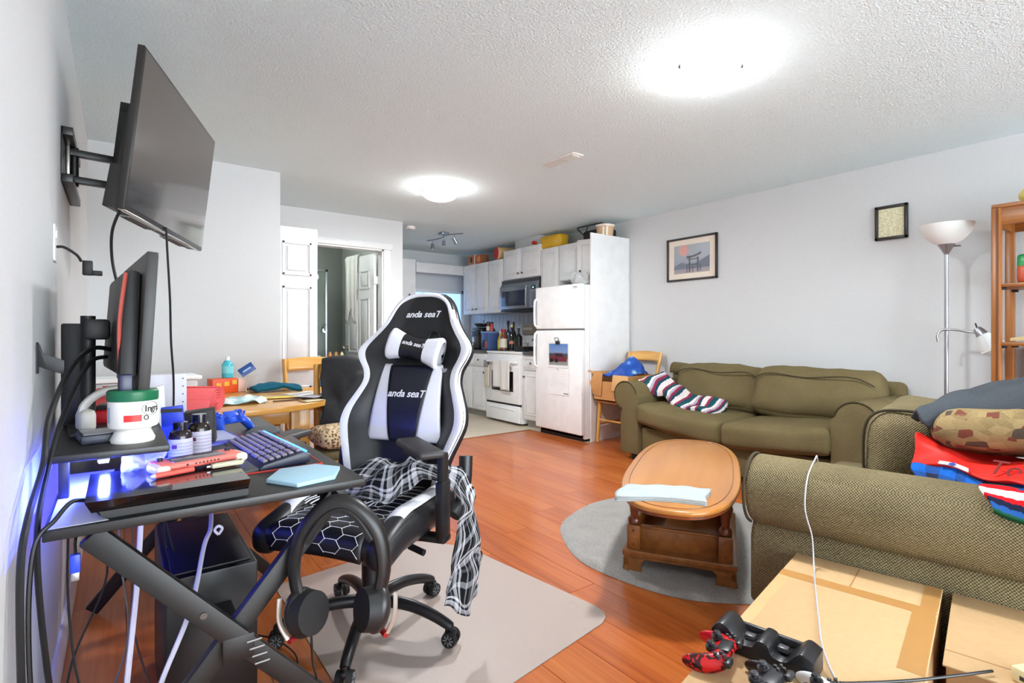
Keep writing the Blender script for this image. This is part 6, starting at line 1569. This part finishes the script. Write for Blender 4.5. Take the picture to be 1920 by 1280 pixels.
# carton with blue fabric on the chair by the sofa
bxx = thing('open_carton', 'torn open cardboard carton on the chair by the sofa', 'cardboard box', (4.25, 3.70, .462))
m_card2 = plain('cardboard_tan', (196, 142, 86), .8, var=.05)
cx_ = MB().span((-.22, -.24, 0), (.2, -.232, .27)).span((-.22, .232, 0), (.2, .24, .27)).span((.192, -.24, 0), (.2, .24, .27)).span((-.22, -.24, 0), (.2, .24, .008)).span((-.22, -.24, 0), (-.212, .24, .20))
cx_.o('carton', m_card2, bxx)
MB().prism([(-.02, .14), (.10, .12), (.16, .02), (.12, -.10), (0, -.12)], -.232, -.226, 'yz', .001, M=Matrix.Translation((.0, .12, .16))).o('torn_flap', m_card2, bxx)
MB().add([(-.22, .24, .27), (.2, .24, .27), (.22, .30, .30), (-.25, .28, .31), (-.22, .238, .265), (.2, .238, .265), (.22, .30, .296), (-.25, .28, .306)], [[0, 1, 2, 3], [7, 6, 5, 4], [0, 4, 5, 1], [1, 5, 6, 2], [2, 6, 7, 3], [3, 7, 4, 0]]).o('flap', m_card2, bxx)
MB().box((-.25, -.13, .16), (.006, .2, .16), .001, M=Matrix.Rotation(R(8), 4, 'Y')).o('flap', plain('cardboard_light', (214, 168, 112), .8), bxx)
BG = [[(-.16, .17, .25), (-.05, .17, .29), (.08, .15, .27), (.17, .12, .24)], [(-.17, .06, .27), (-.05, .04, .33), (.06, .04, .36), (.16, .02, .30)], [(-.16, -.05, .26), (-.05, -.06, .34), (.07, -.06, .44), (.16, -.08, .33)], [(-.14, -.17, .24), (-.04, -.18, .28), (.08, -.18, .30), (.16, -.18, .26)]]
t = NT('blue_print_fabric'); t.rough(.6); vo = t.n('ShaderNodeTexVoronoi'); vo.inputs['Scale'].default_value = 9; t.l(t.coord('Object'), vo.inputs['Vector']); t.col(t.ramp(vo.outputs[0], [(0, (210, 214, 205)), (.18, (120, 160, 200)), (.3, (24, 84, 178)), (1, (14, 56, 140))]))
bf = thing('blue_bag', 'blue printed fabric bag spilling out of the open carton', 'bag', bxx.location)
patch(BG, 24, 24, .03, 12, 4).o('fabric', t.m, bf, thick=.02, subd=1)

# ================================================================== bathroom beyond the doorway
sg_ = thing('shower_screen', 'dim glass shower screen inside the dark bathroom', 'shower screen', (0, 6.7, 0))
MB().span((1.2, 0, .05), (2.10, .008, 1.95), .001).o('glass', glassy('shower_glass', (120, 135, 125), .05, .25), sg_); MB().span((2.08, -.01, .05), (2.11, .02, 1.97), .003).span((1.2, -.01, 1.94), (2.11, .02, 1.97), .003).o('frame', m_silver, sg_)
sh_ = thing('rain_shower', 'round pale shower rose high on the bathroom wall', 'shower', (1.90, 6.55, 1.86))
MB().lathe([(.001, .02), (.02, .02), (.055, 0), (.058, -.01), (.001, -.012)], 28, Matrix.Rotation(R(70), 4, 'X')).o('head', plain('shower_white', (210, 212, 206), .3), sh_); MB().tube([(0, .02, .01), (0, .10, .04), (0, .3, .02)], .009, 8, 4).o('pipe', m_silver, sh_)
fa = thing('shower_tap', 'chrome shower tap on the bathroom wall', 'tap', (2.05, 6.66, 1.2))
MB().cyl((0, 0, 0), (0, -.04, 0), .03, n=20).tube([(0, -.04, 0), (.0, -.05, .04), (.01, -.05, .08)], .008, 8, 3).o('valve', m_silver, fa)
vb = thing('laundry_basket', 'black basket of bottles inside the bathroom doorway', 'basket', (1.96, 5.98, 0.006))
MB().lathe([(.12, 0), (.15, .85), (.16, .86), (.145, .86), (.11, .02)], 28, cap=False).o('basket', m_dark, vb)
for k, (xx, yy, cc_) in enumerate(((-.05, 0, (196, 120, 60)), (.03, .03, (170, 90, 60)), (.07, -.04, (206, 190, 150)), (-.01, -.07, (150, 120, 60)))):
    MB().lathe([(.001, .55), (.026, .55), (.026, .9), (.012, .94), (.001, .95)], 16, c=(xx, yy, 0)).o('bottle', plain('toiletry_%d' % k, cc_, .4), vb)
bb2 = thing('blue_container', 'blue plastic container by the bathroom doorway', 'container', (1.72, 5.95, .006))
MB().span((-.06, -.06, 0), (.06, .06, .9), .02).o('container', plain('container_blue', (70, 130, 190), .4), bb2); MB().span((-.062, -.062, .86), (.062, .062, .91), .01).o('lid', plain('container_lid', (150, 190, 225), .4), bb2)
